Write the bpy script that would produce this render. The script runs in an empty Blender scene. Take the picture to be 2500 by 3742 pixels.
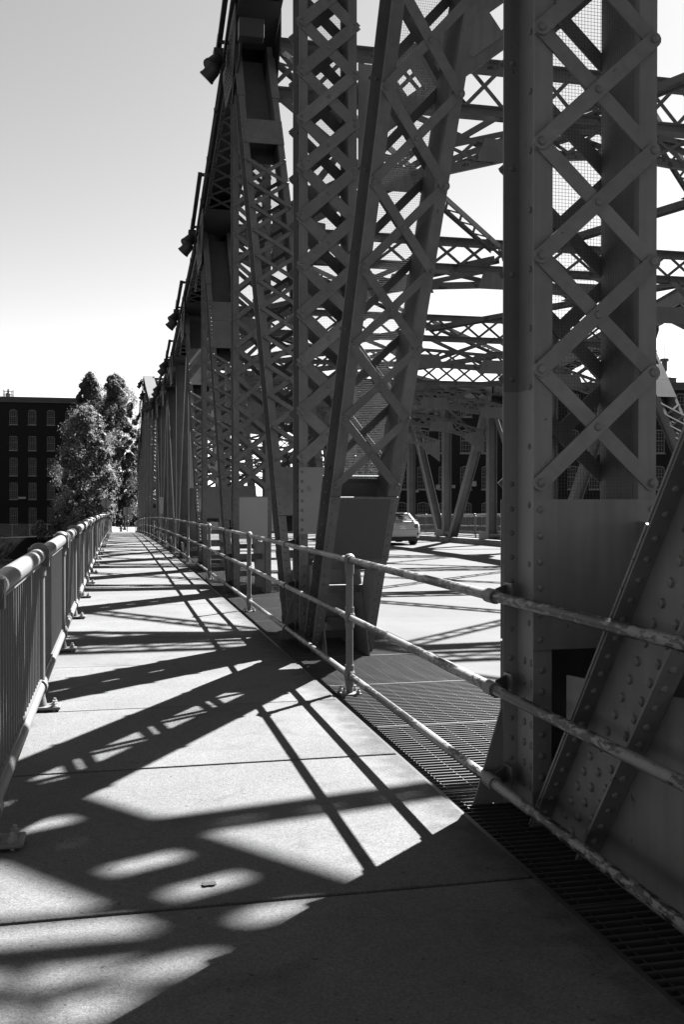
import bpy, bmesh, math, random
from mathutils import Vector, Matrix, noise as mnoise
R = math.radians
rnd = random.Random(7)
sc = bpy.context.scene
col = sc.collection

# ------------------------------------------------------------------ camera, sky, sun, exposure
cam = bpy.data.cameras.new("camera"); camo = bpy.data.objects.new("camera", cam); col.objects.link(camo)
cam.lens = 35.0; cam.sensor_width = 36.0; cam.sensor_fit = 'AUTO'; cam.clip_start = 0.05; cam.clip_end = 3000
camo.location = (0, 0, 1.55); camo.rotation_euler = (R(90 - 0.61), 0, R(-12.76)); sc.camera = camo

SUN_EL, SUN_AZ = 43.8, 47.0           # azimuth measured from +Y towards +X
world = bpy.data.worlds.new("World"); sc.world = world; world.use_nodes = True
wn = world.node_tree; bg = wn.nodes['Background']
sky = wn.nodes.new('ShaderNodeTexSky'); sky.sky_type = 'NISHITA'; sky.sun_disc = False
sky.sun_elevation = R(SUN_EL); sky.sun_rotation = R(SUN_AZ)
sky.air_density = 1.0; sky.dust_density = 0.3; sky.ozone_density = 7.0
sep = wn.nodes.new('ShaderNodeSeparateColor')      # black and white film behind a red filter: the sky's red channel as grey
wn.links.new(sky.outputs[0], sep.inputs[0]); wn.links.new(sep.outputs[0], bg.inputs[0])
bg.inputs[1].default_value = 0.05
sl = bpy.data.lights.new("sun", 'SUN'); sl.energy = 5.0; sl.angle = R(0.53); sl.color = (1, 1, 1)
so = bpy.data.objects.new("sun", sl); col.objects.link(so); so.location = (30, 30, 40)
sd = Vector((math.sin(R(SUN_AZ)) * math.cos(R(SUN_EL)), math.cos(R(SUN_AZ)) * math.cos(R(SUN_EL)), math.sin(R(SUN_EL))))
so.rotation_euler = sd.to_track_quat('Z', 'Y').to_euler()
sc.view_settings.view_transform = 'Standard'; sc.view_settings.look = 'None'
sc.view_settings.exposure = 3.0; sc.view_settings.gamma = 1.0
sc.cycles.max_bounces = 6; sc.cycles.diffuse_bounces = 1; sc.cycles.glossy_bounces = 2

# ------------------------------------------------------------------ materials (the photograph is black and white: everything is a grey)
def mat(name, c, var=0.12, scale=3.0, rough=0.6, spec=0.3, chips=0.0, chipscale=(14, 14, 14), chipc=0.02, bump=0.0, bumpscale=60.0,
        speck=0.0, metal=0.0, rand=0.0, stain=0.0, streak=0.0, edge=0.0, patchy=0.45):
    m = bpy.data.materials.new(name); m.use_nodes = True
    nt = m.node_tree; b = nt.nodes['Principled BSDF']; L = nt.links.new
    b.inputs['Roughness'].default_value = rough; b.inputs['Specular IOR Level'].default_value = spec; b.inputs['Metallic'].default_value = metal
    tc = nt.nodes.new('ShaderNodeTexCoord'); oi = nt.nodes.new('ShaderNodeObjectInfo')
    off = nt.nodes.new('ShaderNodeVectorMath'); off.operation = 'MULTIPLY_ADD'
    L(oi.outputs['Random'], off.inputs[0]); off.inputs[1].default_value = (37, 53, 71); L(tc.outputs['Object'], off.inputs[2])
    n1 = nt.nodes.new('ShaderNodeTexNoise'); n1.inputs['Scale'].default_value = scale; n1.inputs['Detail'].default_value = 6; L(off.outputs[0], n1.inputs['Vector'])
    mr = nt.nodes.new('ShaderNodeMapRange'); mr.inputs['From Min'].default_value = 0.3; mr.inputs['From Max'].default_value = 0.7
    mr.inputs['To Min'].default_value = 1 - var; mr.inputs['To Max'].default_value = 1 + var; L(n1.outputs['Fac'], mr.inputs['Value'])
    v = mr.outputs[0]
    def mul(a, bb):
        q = nt.nodes.new('ShaderNodeMath'); q.operation = 'MULTIPLY'; L(a, q.inputs[0])
        if isinstance(bb, float): q.inputs[1].default_value = bb
        else: L(bb, q.inputs[1])
        return q.outputs[0]
    v = mul(v, float(c))
    if rand:
        r2 = nt.nodes.new('ShaderNodeMapRange'); r2.inputs['To Min'].default_value = 1 - rand; r2.inputs['To Max'].default_value = 1 + rand
        L(oi.outputs['Random'], r2.inputs['Value']); v = mul(v, r2.outputs[0])
    if speck:
        vo = nt.nodes.new('ShaderNodeTexNoise'); vo.inputs['Scale'].default_value = 110; vo.inputs['Detail'].default_value = 3; L(tc.outputs['Object'], vo.inputs['Vector'])
        r3 = nt.nodes.new('ShaderNodeMapRange'); r3.inputs['From Min'].default_value = 0.32; r3.inputs['From Max'].default_value = 0.68
        r3.inputs['To Min'].default_value = 1 - speck; r3.inputs['To Max'].default_value = 1 + speck; L(vo.outputs['Fac'], r3.inputs['Value']); v = mul(v, r3.outputs[0])
        pit = nt.nodes.new('ShaderNodeTexNoise'); pit.inputs['Scale'].default_value = 38; pit.inputs['Detail'].default_value = 2; L(tc.outputs['Object'], pit.inputs['Vector'])
        r4 = nt.nodes.new('ShaderNodeMapRange'); r4.inputs['From Min'].default_value = 0.70; r4.inputs['From Max'].default_value = 0.74
        r4.inputs['To Min'].default_value = 1; r4.inputs['To Max'].default_value = 0.45; L(pit.outputs['Fac'], r4.inputs['Value']); v = mul(v, r4.outputs[0])
    if stain:
        st = nt.nodes.new('ShaderNodeTexNoise'); st.inputs['Scale'].default_value = 0.9; st.inputs['Detail'].default_value = 8; st.inputs['Roughness'].default_value = 0.7; L(off.outputs[0], st.inputs['Vector'])
        r5 = nt.nodes.new('ShaderNodeMapRange'); r5.inputs['From Min'].default_value = 0.35; r5.inputs['From Max'].default_value = 0.65
        r5.inputs['To Min'].default_value = 1 - stain; r5.inputs['To Max'].default_value = 1 + stain * .4; L(st.outputs['Fac'], r5.inputs['Value']); v = mul(v, r5.outputs[0])
    if streak:
        ms = nt.nodes.new('ShaderNodeMapping'); ms.inputs['Scale'].default_value = (16, 16, 0.9); L(off.outputs[0], ms.inputs['Vector'])
        ns = nt.nodes.new('ShaderNodeTexNoise'); ns.inputs['Scale'].default_value = 1.0; ns.inputs['Detail'].default_value = 5; ns.inputs['Roughness'].default_value = 0.6; L(ms.outputs[0], ns.inputs['Vector'])
        r6 = nt.nodes.new('ShaderNodeMapRange'); r6.inputs['From Min'].default_value = 0.35; r6.inputs['From Max'].default_value = 0.68
        r6.inputs['To Min'].default_value = 1 + streak*.5; r6.inputs['To Max'].default_value = 1 - streak; L(ns.outputs['Fac'], r6.inputs['Value']); v = mul(v, r6.outputs[0])
    if edge:                                  # grime along the long edges and a few darker worn blotches of the slabs
        sx = nt.nodes.new('ShaderNodeSeparateXYZ'); L(tc.outputs['Object'], sx.inputs[0])
        ab = nt.nodes.new('ShaderNodeMath'); ab.operation = 'ABSOLUTE'; L(sx.outputs[0], ab.inputs[0])
        ne = nt.nodes.new('ShaderNodeTexNoise'); ne.inputs['Scale'].default_value = 7; ne.inputs['Detail'].default_value = 6; L(off.outputs[0], ne.inputs['Vector'])
        ae = nt.nodes.new('ShaderNodeMath'); ae.operation = 'MULTIPLY_ADD'; ae.inputs[1].default_value = 0.5; L(ne.outputs['Fac'], ae.inputs[0]); L(ab.outputs[0], ae.inputs[2])
        re_ = nt.nodes.new('ShaderNodeMapRange'); re_.interpolation_type = 'SMOOTHSTEP'; re_.inputs['From Min'].default_value = 1.22; re_.inputs['From Max'].default_value = 1.52
        re_.inputs['To Min'].default_value = 1; re_.inputs['To Max'].default_value = 1 - edge; L(ae.outputs[0], re_.inputs['Value']); v = mul(v, re_.outputs[0])
        nb2 = nt.nodes.new('ShaderNodeTexNoise'); nb2.inputs['Scale'].default_value = 2.3; nb2.inputs['Detail'].default_value = 9; nb2.inputs['Roughness'].default_value = 0.68; nb2.inputs['Distortion'].default_value = 0.6; L(off.outputs[0], nb2.inputs['Vector'])
        rb = nt.nodes.new('ShaderNodeMapRange'); rb.inputs['From Min'].default_value = 0.56; rb.inputs['From Max'].default_value = 0.72
        rb.inputs['To Min'].default_value = 1; rb.inputs['To Max'].default_value = 0.74; L(nb2.outputs['Fac'], rb.inputs['Value']); v = mul(v, rb.outputs[0])
        vc = nt.nodes.new('ShaderNodeTexVoronoi'); vc.feature = 'DISTANCE_TO_EDGE'; vc.inputs['Scale'].default_value = 0.55
        dn = nt.nodes.new('ShaderNodeVectorMath'); dn.operation = 'MULTIPLY_ADD'; L(nb2.outputs['Color'], dn.inputs[0]); dn.inputs[1].default_value = (.5, .5, .5); L(off.outputs[0], dn.inputs[2]); L(dn.outputs[0], vc.inputs['Vector'])
        rc = nt.nodes.new('ShaderNodeMapRange'); rc.inputs['From Min'].default_value = 0.0; rc.inputs['From Max'].default_value = 0.006; rc.inputs['To Min'].default_value = 0.85; rc.inputs['To Max'].default_value = 1; L(vc.outputs['Distance'], rc.inputs['Value']); v = mul(v, rc.outputs[0])
    if chips:
        mp = nt.nodes.new('ShaderNodeMapping'); mp.inputs['Scale'].default_value = chipscale; L(off.outputs[0], mp.inputs['Vector'])
        n2 = nt.nodes.new('ShaderNodeTexNoise'); n2.inputs['Scale'].default_value = 1.0; n2.inputs['Detail'].default_value = 5; n2.inputs['Roughness'].default_value = 0.65; L(mp.outputs[0], n2.inputs['Vector'])
        n3 = nt.nodes.new('ShaderNodeTexNoise'); n3.inputs['Scale'].default_value = 1.7; n3.inputs['Detail'].default_value = 2; L(off.outputs[0], n3.inputs['Vector'])
        ad = nt.nodes.new('ShaderNodeMath'); ad.operation = 'MULTIPLY_ADD'; ad.inputs[1].default_value = patchy; L(n3.outputs['Fac'], ad.inputs[0]); L(n2.outputs['Fac'], ad.inputs[2])
        th = nt.nodes.new('ShaderNodeMapRange'); t0 = 0.5 + patchy * 0.5 + 0.255 - chips * 0.5
        th.inputs['From Min'].default_value = t0; th.inputs['From Max'].default_value = t0 + 0.02; L(ad.outputs[0], th.inputs['Value'])
        mx = nt.nodes.new('ShaderNodeMix'); mx.data_type = 'FLOAT'; L(th.outputs[0], mx.inputs[0]); L(v, mx.inputs[2]); mx.inputs[3].default_value = chipc
        v = mx.outputs[0]
    L(v, b.inputs['Base Color'])
    if bump:
        nb = nt.nodes.new('ShaderNodeTexNoise'); nb.inputs['Scale'].default_value = bumpscale; nb.inputs['Detail'].default_value = 4; L(tc.outputs['Object'], nb.inputs['Vector'])
        bp = nt.nodes.new('ShaderNodeBump'); bp.inputs['Strength'].default_value = bump; bp.inputs['Distance'].default_value = 0.004; L(nb.outputs['Fac'], bp.inputs['Height']); L(bp.outputs[0], b.inputs['Normal'])
    return m

M = {}
M['steel'] = mat('bridge_paint', 0.098, 0.10, 2.0, 0.55, 0.3, streak=0.14, chips=0.08, chipscale=(22, 22, 14), bump=0.25, bumpscale=35, stain=0.22)
M['rivet'] = M['steel']
M['dark_patch'] = mat('repainted_patch', 0.058, 0.05, 1.2, 0.6, 0.2, bump=0.2, bumpscale=50)
M['light_patch'] = mat('pale_repainted_patch', 0.21, 0.07, 1.2, 0.6, 0.25, chips=0.06, chipscale=(6, 6, 22), chipc=0.1, bump=0.2)
M['mid_patch'] = mat('newer_grey_repaint', 0.135, 0.06, 1.5, 0.55, 0.25, chips=0.03, chipscale=(14, 14, 14), bump=0.2)
M['rusty'] = mat('rusting_bracing_paint', 0.075, 0.15, 2.5, 0.65, 0.25, chips=0.28, chipscale=(5, 5, 5), chipc=0.025, bump=0.3, bumpscale=30)
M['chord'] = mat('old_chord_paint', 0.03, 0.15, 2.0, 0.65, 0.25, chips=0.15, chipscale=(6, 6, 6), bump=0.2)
M['wire'] = mat('shade_darkened_wire', 0.03, 0.1, 5, 0.5, 0.3)  # wire tone lowered to put shade inside the laced posts
M['pipe'] = mat('flaking_pipe_paint', 0.115, 0.12, 5.0, 0.45, 0.35, patchy=0.9, chips=0.54, chipscale=(46, 15, 46), chipc=0.006, bump=0.5, bumpscale=45)
M['pipe_post'] = mat('pipe_post_paint', 0.085, 0.10, 5.0, 0.5, 0.35, chips=0.14, chipscale=(12, 12, 12), chipc=0.03, bump=0.25, bumpscale=40)
M['rail'] = mat('pale_railing_paint', 0.088, 0.06, 3.0, 0.45, 0.3, chips=0.06, chipscale=(10, 10, 10), chipc=0.03, bump=0.12, bumpscale=30)
M['bolt'] = mat('bolt_steel', 0.16, 0.2, 20, 0.5, 0.4)
M['concrete'] = mat('walk_concrete', 0.086, 0.07, 0.8, 0.9, 0.08, speck=0.26, edge=0.45, rand=0.05, bump=0.9, bumpscale=140, stain=0.14)
M['road'] = mat('road_concrete', 0.083, 0.06, 0.6, 0.9, 0.03, speck=0.10, bump=0.4, bumpscale=90, stain=0.10)
M['kerb'] = mat('streaked_kerb_concrete', 0.09, 0.2, 3.0, 0.85, 0.2, chips=0.35, chipscale=(6, 6, 1.2), chipc=0.04, bump=0.6, bumpscale=40)
M['grate'] = mat('worn_grating_steel', 0.026, 0.18, 4, 0.45, 0.4, metal=0.0)
M['edge'] = mat('dark_edge_steel', 0.05, 0.2, 5, 0.6, 0.3)
M['black'] = mat('black_housing', 0.02, 0.2, 5, 0.5, 0.3)
M['lamp'] = mat('lamp_glass', 0.08, 0.1, 5, 0.2, 0.5)
M['box'] = mat('box_paint', 0.2, 0.06, 3, 0.5, 0.3, bump=0.1)
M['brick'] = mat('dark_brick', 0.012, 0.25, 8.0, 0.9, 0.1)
M['trim'] = mat('window_trim_paint', 0.14, 0.1, 3, 0.7, 0.2)
M['cornice'] = mat('cornice_paint', 0.06, 0.1, 2, 0.7, 0.2)
M['signback'] = mat('aluminium_sign_back', 0.13, 0.12, 4, 0.5, 0.4)
M['post'] = mat('dark_sign_post', 0.06, 0.1, 4, 0.6, 0.3)
M['bark'] = mat('bark', 0.05, 0.3, 6, 0.9, 0.1)
M['ground'] = mat('bank_soil', 0.012, 0.4, 0.5, 0.95, 0.0)
M['street'] = mat('street_paving', 0.085, 0.12, 0.5, 0.9, 0.2)
M['carpaint'] = mat('white_car_paint', 0.36, 0.02, 1, 0.25, 0.5)
M['plate'] = mat('plate_white', 0.6, 0.02, 1, 0.4, 0.4)
M['tyre'] = mat('tyre_rubber', 0.015, 0.1, 5, 0.8, 0.2)
M['blacktrim'] = mat('black_trim', 0.012, 0.1, 5, 0.5, 0.3)
M['taillight'] = mat('tail_lamp_plastic', 0.06, 0.1, 5, 0.15, 0.5)
M['chrome'] = mat('bright_emblem_metal', 0.5, 0.05, 5, 0.2, 0.5)
M['chalk'] = mat('pale_chalk', 0.13, 0.1, 5, 0.9, 0.1)

def glass(name, c, rough=0.05, var=0.5):
    m = mat(name, c, var, 0.6, rough, 0.5); return m
M['pane'] = glass('dark_window_glass', 0.008, 0.1); M['pane'].node_tree.nodes['Principled BSDF'].inputs['Specular IOR Level'].default_value = 0.06
M['carglass'] = glass('car_window_glass', 0.02, 0.04, 0.2)

def leafmat(name, c, tr=0.38):
    m = mat(name, c, 0.25, 0.35, 0.6, 0.08)
    nt = m.node_tree; b = nt.nodes['Principled BSDF']; out = nt.nodes['Material Output']
    t = nt.nodes.new('ShaderNodeBsdfTranslucent'); src = b.inputs['Base Color'].links[0].from_socket
    nt.links.new(src, t.inputs['Color'])
    mx = nt.nodes.new('ShaderNodeMixShader'); mx.inputs[0].default_value = tr
    nt.links.new(b.outputs[0], mx.inputs[1]); nt.links.new(t.outputs[0], mx.inputs[2]); nt.links.new(mx.outputs[0], out.inputs['Surface'])
    return m
M['leaf_pale'] = leafmat('pale_leaves', 0.165)
M['leaf_dark'] = leafmat('dark_leaves', 0.06)
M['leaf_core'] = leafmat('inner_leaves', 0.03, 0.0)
M['leaf_shrub'] = leafmat('shrub_leaves', 0.105)
wm = mat('river_surface', 0.004, 0.3, 0.2, 0.06, 0.2); M['water'] = wm
nt = wm.node_tree; nb = nt.nodes.new('ShaderNodeTexNoise'); nb.inputs['Scale'].default_value = 1.2; nb.inputs['Detail'].default_value = 4
tcw = nt.nodes.new('ShaderNodeTexCoord'); nt.links.new(tcw.outputs['Object'], nb.inputs['Vector'])
bp = nt.nodes.new('ShaderNodeBump'); bp.inputs['Strength'].default_value = 0.3; bp.inputs['Distance'].default_value = 0.02
nt.links.new(nb.outputs['Fac'], bp.inputs['Height']); nt.links.new(bp.outputs[0], nt.nodes['Principled BSDF'].inputs['Normal'])

# ------------------------------------------------------------------ mesh helpers
ORG = {}      # world origin of every object that parents others
def tag(o, label=None, cat=None, group=None, kind=None):
    if label: o['label'] = label
    if cat: o['category'] = cat
    if group: o['group'] = group
    if kind: o['kind'] = kind
    return o
def empty(name, loc, label=None, cat=None, group=None, kind=None, rz=0.0):
    o = bpy.data.objects.new(name, None); col.objects.link(o); o.location = loc; o.rotation_euler = (0, 0, rz)
    o.empty_display_size = 0.2; ORG[o.name] = Vector(loc)
    return tag(o, label, cat, group, kind)

class MB:
    def __init__(s): s.v = []; s.f = []
    def quadbox(s, p):            # eight corners: bottom 4 then top 4
        i = len(s.v); s.v += [tuple(q) for q in p]
        s.f += [(i, i+3, i+2, i+1), (i+4, i+5, i+6, i+7), (i, i+1, i+5, i+4), (i+1, i+2, i+6, i+5), (i+2, i+3, i+7, i+6), (i+3, i, i+4, i+7)]
    def box(s, c, sx, sy, sz, ax=None):
        c = Vector(c)
        X, Y, Z = ax if ax else (Vector((1, 0, 0)), Vector((0, 1, 0)), Vector((0, 0, 1)))
        X = X * (sx / 2); Y = Y * (sy / 2); Z = Z * (sz / 2)
        s.quadbox([c-X-Y-Z, c+X-Y-Z, c+X+Y-Z, c-X+Y-Z, c-X-Y+Z, c+X-Y+Z, c+X+Y+Z, c-X+Y+Z])
    def bb(s, x0, x1, y0, y1, z0, z1):
        s.box(((x0+x1)/2, (y0+y1)/2, (z0+z1)/2), x1-x0, y1-y0, z1-z0)
    def beam(s, a, b, w, h, side=None, ext=0.0):      # box along a-b; w along side, h along the third axis
        a = Vector(a); b = Vector(b); u = (b-a).normalized(); a = a-u*ext; b = b+u*ext
        if side is None: side = Vector((1, 0, 0)) if abs(u.x) < 0.8 else Vector((0, 1, 0))
        side = (side - u*side.dot(u)).normalized(); n = u.cross(side)
        s.box((a+b)/2, (b-a).length, w, h, (u, side, n))
    def tube(s, a, b, r, n=10, r2=None, caps=True):
        a = Vector(a); b = Vector(b); u = (b-a).normalized(); r2 = r if r2 is None else r2
        e = Vector((1, 0, 0)) if abs(u.x) < 0.8 else Vector((0, 1, 0)); e = (e-u*e.dot(u)).normalized(); g = u.cross(e)
        i = len(s.v)
        for k in range(n):
            t = 2*math.pi*k/n; d = e*math.cos(t)+g*math.sin(t); s.v += [tuple(a+d*r), tuple(b+d*r2)]
        for k in range(n):
            j = (k+1) % n; s.f.append((i+2*k, i+2*j, i+2*j+1, i+2*k+1))
        if caps: s.f.append(tuple(i+2*k for k in range(n-1, -1, -1))); s.f.append(tuple(i+2*k+1 for k in range(n)))
    def dome(s, c, nrm, r, n=8, h=0.75):
        c = Vector(c); u = Vector(nrm).normalized()
        e = Vector((1, 0, 0)) if abs(u.x) < 0.8 else Vector((0, 1, 0)); e = (e-u*e.dot(u)).normalized(); g = u.cross(e)
        i = len(s.v)
        for rr, hh in ((1, 0), (0.8, 0.6)):
            for k in range(n):
                t = 2*math.pi*k/n; s.v.append(tuple(c+(e*math.cos(t)+g*math.sin(t))*r*rr+u*r*h*hh))
        s.v.append(tuple(c+u*r*h))
        for k in range(n):
            j = (k+1) % n; s.f.append((i+k, i+j, i+n+j, i+n+k)); s.f.append((i+n+k, i+n+j, i+2*n))
    def ball(s, c, r, n=10, m=6, sz=1.0):
        c = Vector(c); i = len(s.v)
        for a in range(m+1):
            p = math.pi*a/m
            for k in range(n):
                t = 2*math.pi*k/n; s.v.append((c.x+r*math.sin(p)*math.cos(t), c.y+r*math.sin(p)*math.sin(t), c.z+r*sz*math.cos(p)))
        for a in range(m):
            for k in range(n):
                j = (k+1) % n; s.f.append((i+a*n+k, i+(a+1)*n+k, i+(a+1)*n+j, i+a*n+j))
    def poly(s, pts, d):          # extrude planar polygon (list of Vectors) by vector d
        i = len(s.v); n = len(pts); d = Vector(d)
        s.v += [tuple(Vector(p)) for p in pts]+[tuple(Vector(p)+d) for p in pts]
        s.f.append(tuple(range(i+n-1, i-1, -1))); s.f.append(tuple(range(i+n, i+2*n)))
        for k in range(n):
            j = (k+1) % n; s.f.append((i+k, i+j, i+n+j, i+n+k))
    def build(s, name, m, parent=None, kind=None, smooth=False, origin=None, label=None, bevel=0.0):
        if not s.v: return None
        if origin is None:
            xs, ys, zs = zip(*s.v); origin = Vector(((min(xs)+max(xs))/2, (min(ys)+max(ys))/2, min(zs)))
        origin = Vector(origin)
        me = bpy.data.meshes.new(name); me.from_pydata([(x-origin.x, y-origin.y, z-origin.z) for x, y, z in s.v], [], s.f)
        if len(s.f) < 40000:
            b = bmesh.new(); b.from_mesh(me); bmesh.ops.recalc_face_normals(b, faces=b.faces); b.to_mesh(me); b.free()
        me.materials.append(M[m] if isinstance(m, str) else m)
        if smooth:
            me.polygons.foreach_set('use_smooth', [True]*len(me.polygons))
            try: me.set_sharp_from_angle(angle=R(40))
            except Exception: pass
        o = bpy.data.objects.new(name, me); col.objects.link(o)
        if parent: o.parent = parent; o.location = origin-ORG[parent.name]
        else: o.location = origin
        ORG[o.name] = origin
        if kind: o['kind'] = kind
        if label: o['label'] = label
        if bevel:
            bv = o.modifiers.new('edge', 'BEVEL'); bv.width = bevel; bv.segments = 2; bv.limit_method = 'ANGLE'; bv.angle_limit = R(40)
        return o

def place(name, me, parent, worldloc, axes=None, label=None, kind=None):    # a piece that shares mesh data
    o = bpy.data.objects.new(name, me); col.objects.link(o); o.parent = parent
    l = Vector(worldloc)-(ORG[parent.name] if parent else Vector((0, 0, 0)))
    m = Matrix.Translation(l)
    if axes: m = m @ Matrix((axes[0], axes[1], axes[2])).transposed().to_4x4()
    o.matrix_basis = m; ORG[o.name] = Vector(worldloc)
    if label: o['label'] = label
    if kind: o['kind'] = kind
    return o

# ------------------------------------------------------------------ layout of the bridge
Y0, P = 4.70, 6.35
def VY(i): return Y0+P*(i-1)
def ZD(y):                     # the deck falls away gently beyond the crest
    if y <= 7.3: return 0.0
    if y > 112: return ZD(112)-(y-112)*0.008
    return -0.000174*(y-7.3)**2
HT = {}
base_h = {2: 11.3, 3: 9.55, 4: 8.05, 5: 7.4, 6: 6.85, 7: 6.75}
for k, h in base_h.items():
    HT[k] = h; HT[14-k] = h
for k in range(1, 5): HT[2-k] = base_h[2+k]; HT[12+k] = base_h[2+k]
I0, I1 = -2, 16
BOT = -1.15
XN, XF = 2.30, 16.70           # near and far truss
def top(i, X): return Vector((X, VY(i), HT[i]+ZD(VY(i))))
def bot(i, X): return Vector((X, VY(i), BOT+ZD(VY(i))))
def diags():
    out = []
    for i in range(I0, I1):
        j = i+1
        if j <= 2: out.append((i+1, 'b', i, 't'))
        elif j <= 5: out.append((i, 'b', j, 't'))
        elif j == 6: out.append((6, 'b', 5, 't'))
        elif j == 7: out.append((6, 'b', 7, 't'))
        elif j == 8: out.append((8, 'b', 7, 't'))
        elif j == 9: out.append((8, 'b', 9, 't'))
        elif j <= 12: out.append((j, 'b', i, 't'))
        else: out.append((i, 'b', j, 't'))
    return out
SMOOTHV = {5, 6, 7, 8, 9}
LATTV = lambda i: i not in SMOOTHV

# ------------------------------------------------------------------ the ground, water and decks
def strip(name, x0, x1, ya, yb, dy, dz, thick, m, parent=None, kind='structure'):
    b = MB(); n = max(1, int(round((yb-ya)/dy))); ys = [ya+(yb-ya)*k/n for k in range(n+1)]
    for y in ys:
        z = ZD(y)+dz
        b.v += [(x0, y, z), (x1, y, z), (x1, y, z-thick), (x0, y, z-thick)]
    for k in range(n):
        i = 4*k
        for a in range(4):
            c = (a+1) % 4; b.f.append((i+a, i+4+a, i+4+c, i+c))
    b.f.append((0, 1, 2, 3)); e = 4*n; b.f.append((e+3, e+2, e+1, e))
    return b.build(name, m, parent, kind=kind)

b = MB(); b.v = [(-900, -300, -6.5), (900, -300, -6.5), (900, 1500, -6.5), (-900, 1500, -6.5)]; b.f = [(0, 1, 2, 3)]
b.build('river_water', 'water', kind='structure')
# far bank: a low terrace the mills, trees and street stand on
b = MB(); b.v = []
nx, ny = 280, 30
for j in range(ny+1):
    for i in range(nx+1):
        x = -350+700*i/nx if abs(-350+700*i/nx) > 60 else -350+700*i/nx; e = max(0, min(1, (-3-x)/5)); y0_ = 112+42*e*e*(3-2*e); y = y0_+(900-y0_)*(j/ny)**1.6
        z = -2.05-(y-112)*0.004
        if x < -1.5: z -= 1.8*min(1, (-1.5-x)/6)*(1 if y < 175 else .6)
        z += mnoise.noise((x*0.05, y*0.05, 0))*0.25*(0 if -2 < x < 22 else 1)
        if j == 0: z = -6.8
        b.v.append((x, y if j else y0_-.05, z))
for j in range(ny):
    for i in range(nx):
        a = j*(nx+1)+i; b.f.append((a, a+1, a+nx+2, a+nx+1))
b.build('river_bank', 'ground', kind='structure')
# right bank under the brick mill beside the bridge
b = MB(); b.bb(22.5, 200, 74, 135, -6.8, -1.7); b.build('mill_yard', 'ground', kind='structure')

# walkway of separate concrete slabs
walk = empty('walkway', (0, 0, 0), kind='structure')
joints = [-2.1, 0.0, 1.95, 3.82, 5.88, 7.60, 9.62, 11.50, 13.36]
while joints[-1] < 111: joints.append(joints[-1]+1.92)
for a, c in zip(joints[:-1], joints[1:]):
    b = MB(); g = 0.010 if a != 3.82 and c != 3.82 else 0.014
    if a > 9: g = 0.006
    jit = rnd.uniform(-0.002, 0.002)
    za, zc = ZD(a)+jit, ZD(c)+jit
    b.quadbox([(-0.80, a+g, za-.15), (1.675, a+g, za-.15), (1.675, c-g, zc-.15), (-0.80, c-g, zc-.15),
               (-0.80, a+g, za), (1.675, a+g, za), (1.675, c-g, zc), (-0.80, c-g, zc)])
    b.build('concrete_slab', 'concrete', walk, bevel=0.006 if a < 20 else 0)
strip('walkway_bed', -0.85, 1.70, -2.2, 112, 3, -0.035, 0.25, 'edge', walk, kind=None)
strip('edge_angle', 1.683, 1.70, -2.2, 112, 3, -0.012, 0.012, 'grate', walk, kind=None)
b = MB(); b.bb(-1.05, -0.86, -2.2, 112, -0.9, -0.3)
# steel grating between walkway and road
GX0, GX1 = 1.715, 3.08
grating = empty('steel_grating', (2.4, 0, 0), kind='structure')
L = P/4
bars = MB(); nb_ = int(L/0.055)
for k in range(nb_):
    y = -L/2+0.02+k*L/nb_; bars.bb(GX0+.012, GX1-.012, y, y+0.011, -0.066, -0.030)
for x in range(9):
    xx = GX0+.06+x*(GX1-GX0-.12)/8; bars.bb(xx-.003, xx+.003, -L/2+.01, L/2-.01, -0.050, -0.036)
barmesh_o = bars.build('grating_bars', 'grate', grating, kind='stuff', origin=(2.4, 0, 0)); barmesh = barmesh_o.data
fr = MB(); fr.bb(GX0, GX1, -L/2, -L/2+.008, -0.075, -0.028); fr.bb(GX0, GX1, L/2-.010, L/2-.002, -0.075, -0.028)
fr.bb(GX0, GX0+.010, -L/2, L/2, -0.0752, -0.0282); fr.bb(GX1-.010, GX1, -L/2, L/2, -0.0752, -0.0282)
frame_o = fr.build('grating_panel', 'grate', grating, origin=(2.4, 0, 0)); framemesh = frame_o.data
bpy.data.objects.remove(barmesh_o); bpy.data.objects.remove(frame_o)
k = 0; y = -2.0
while y < 110:
    z = ZD(y); sl_ = (ZD(y+.5)-ZD(y-.5)); yv = Vector((0, 1, sl_)).normalized(); zv = Vector((1, 0, 0)).cross(yv)
    p = place('grating_panel', framemesh, grating, (2.4, y, z), (Vector((1, 0, 0)), yv, zv))
    q = place('grating_bars', barmesh, p, (2.4, y, z), None, kind='stuff')
    q.matrix_basis = Matrix.Identity(4)
    y += L
# stringers and floor beams below the deck
b = MB()
for i in range(I0, I1+1):
    b.bb(-0.9, 19.9, VY(i)-.15, VY(i)+.15, ZD(VY(i))-1.5, ZD(VY(i))-.75)
b.build('floor_beams', 'chord', kind='structure')
for x in (1.78, 3.0):
    strip('stringer', x-.05, x+.05, -10, 110, 4, -0.09, 0.45, 'chord')
# road, kerbs, far walkway
strip('road', 3.22, 15.90, -12, 112, 2.0, -0.20, 0.3, 'road')
strip('near_kerb', 3.09, 3.215, -12, 112, 2.0, -0.03, 0.4, 'kerb')
for (ya, yb) in [(-12+6.2*k, -12+6.2*(k+1)-.02) for k in range(20)]:
    strip('far_kerb', 15.91, 16.20, ya, yb, 2.0, 0.06, 0.45, 'kerb')
strip('far_grating_strip', 16.21, 17.25, -12, 112, 2.0, 0.02, 0.1, 'grate')
strip('far_walkway', 17.26, 19.95, -12, 112, 2.0, 0.06, 0.25, 'concrete')
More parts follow.
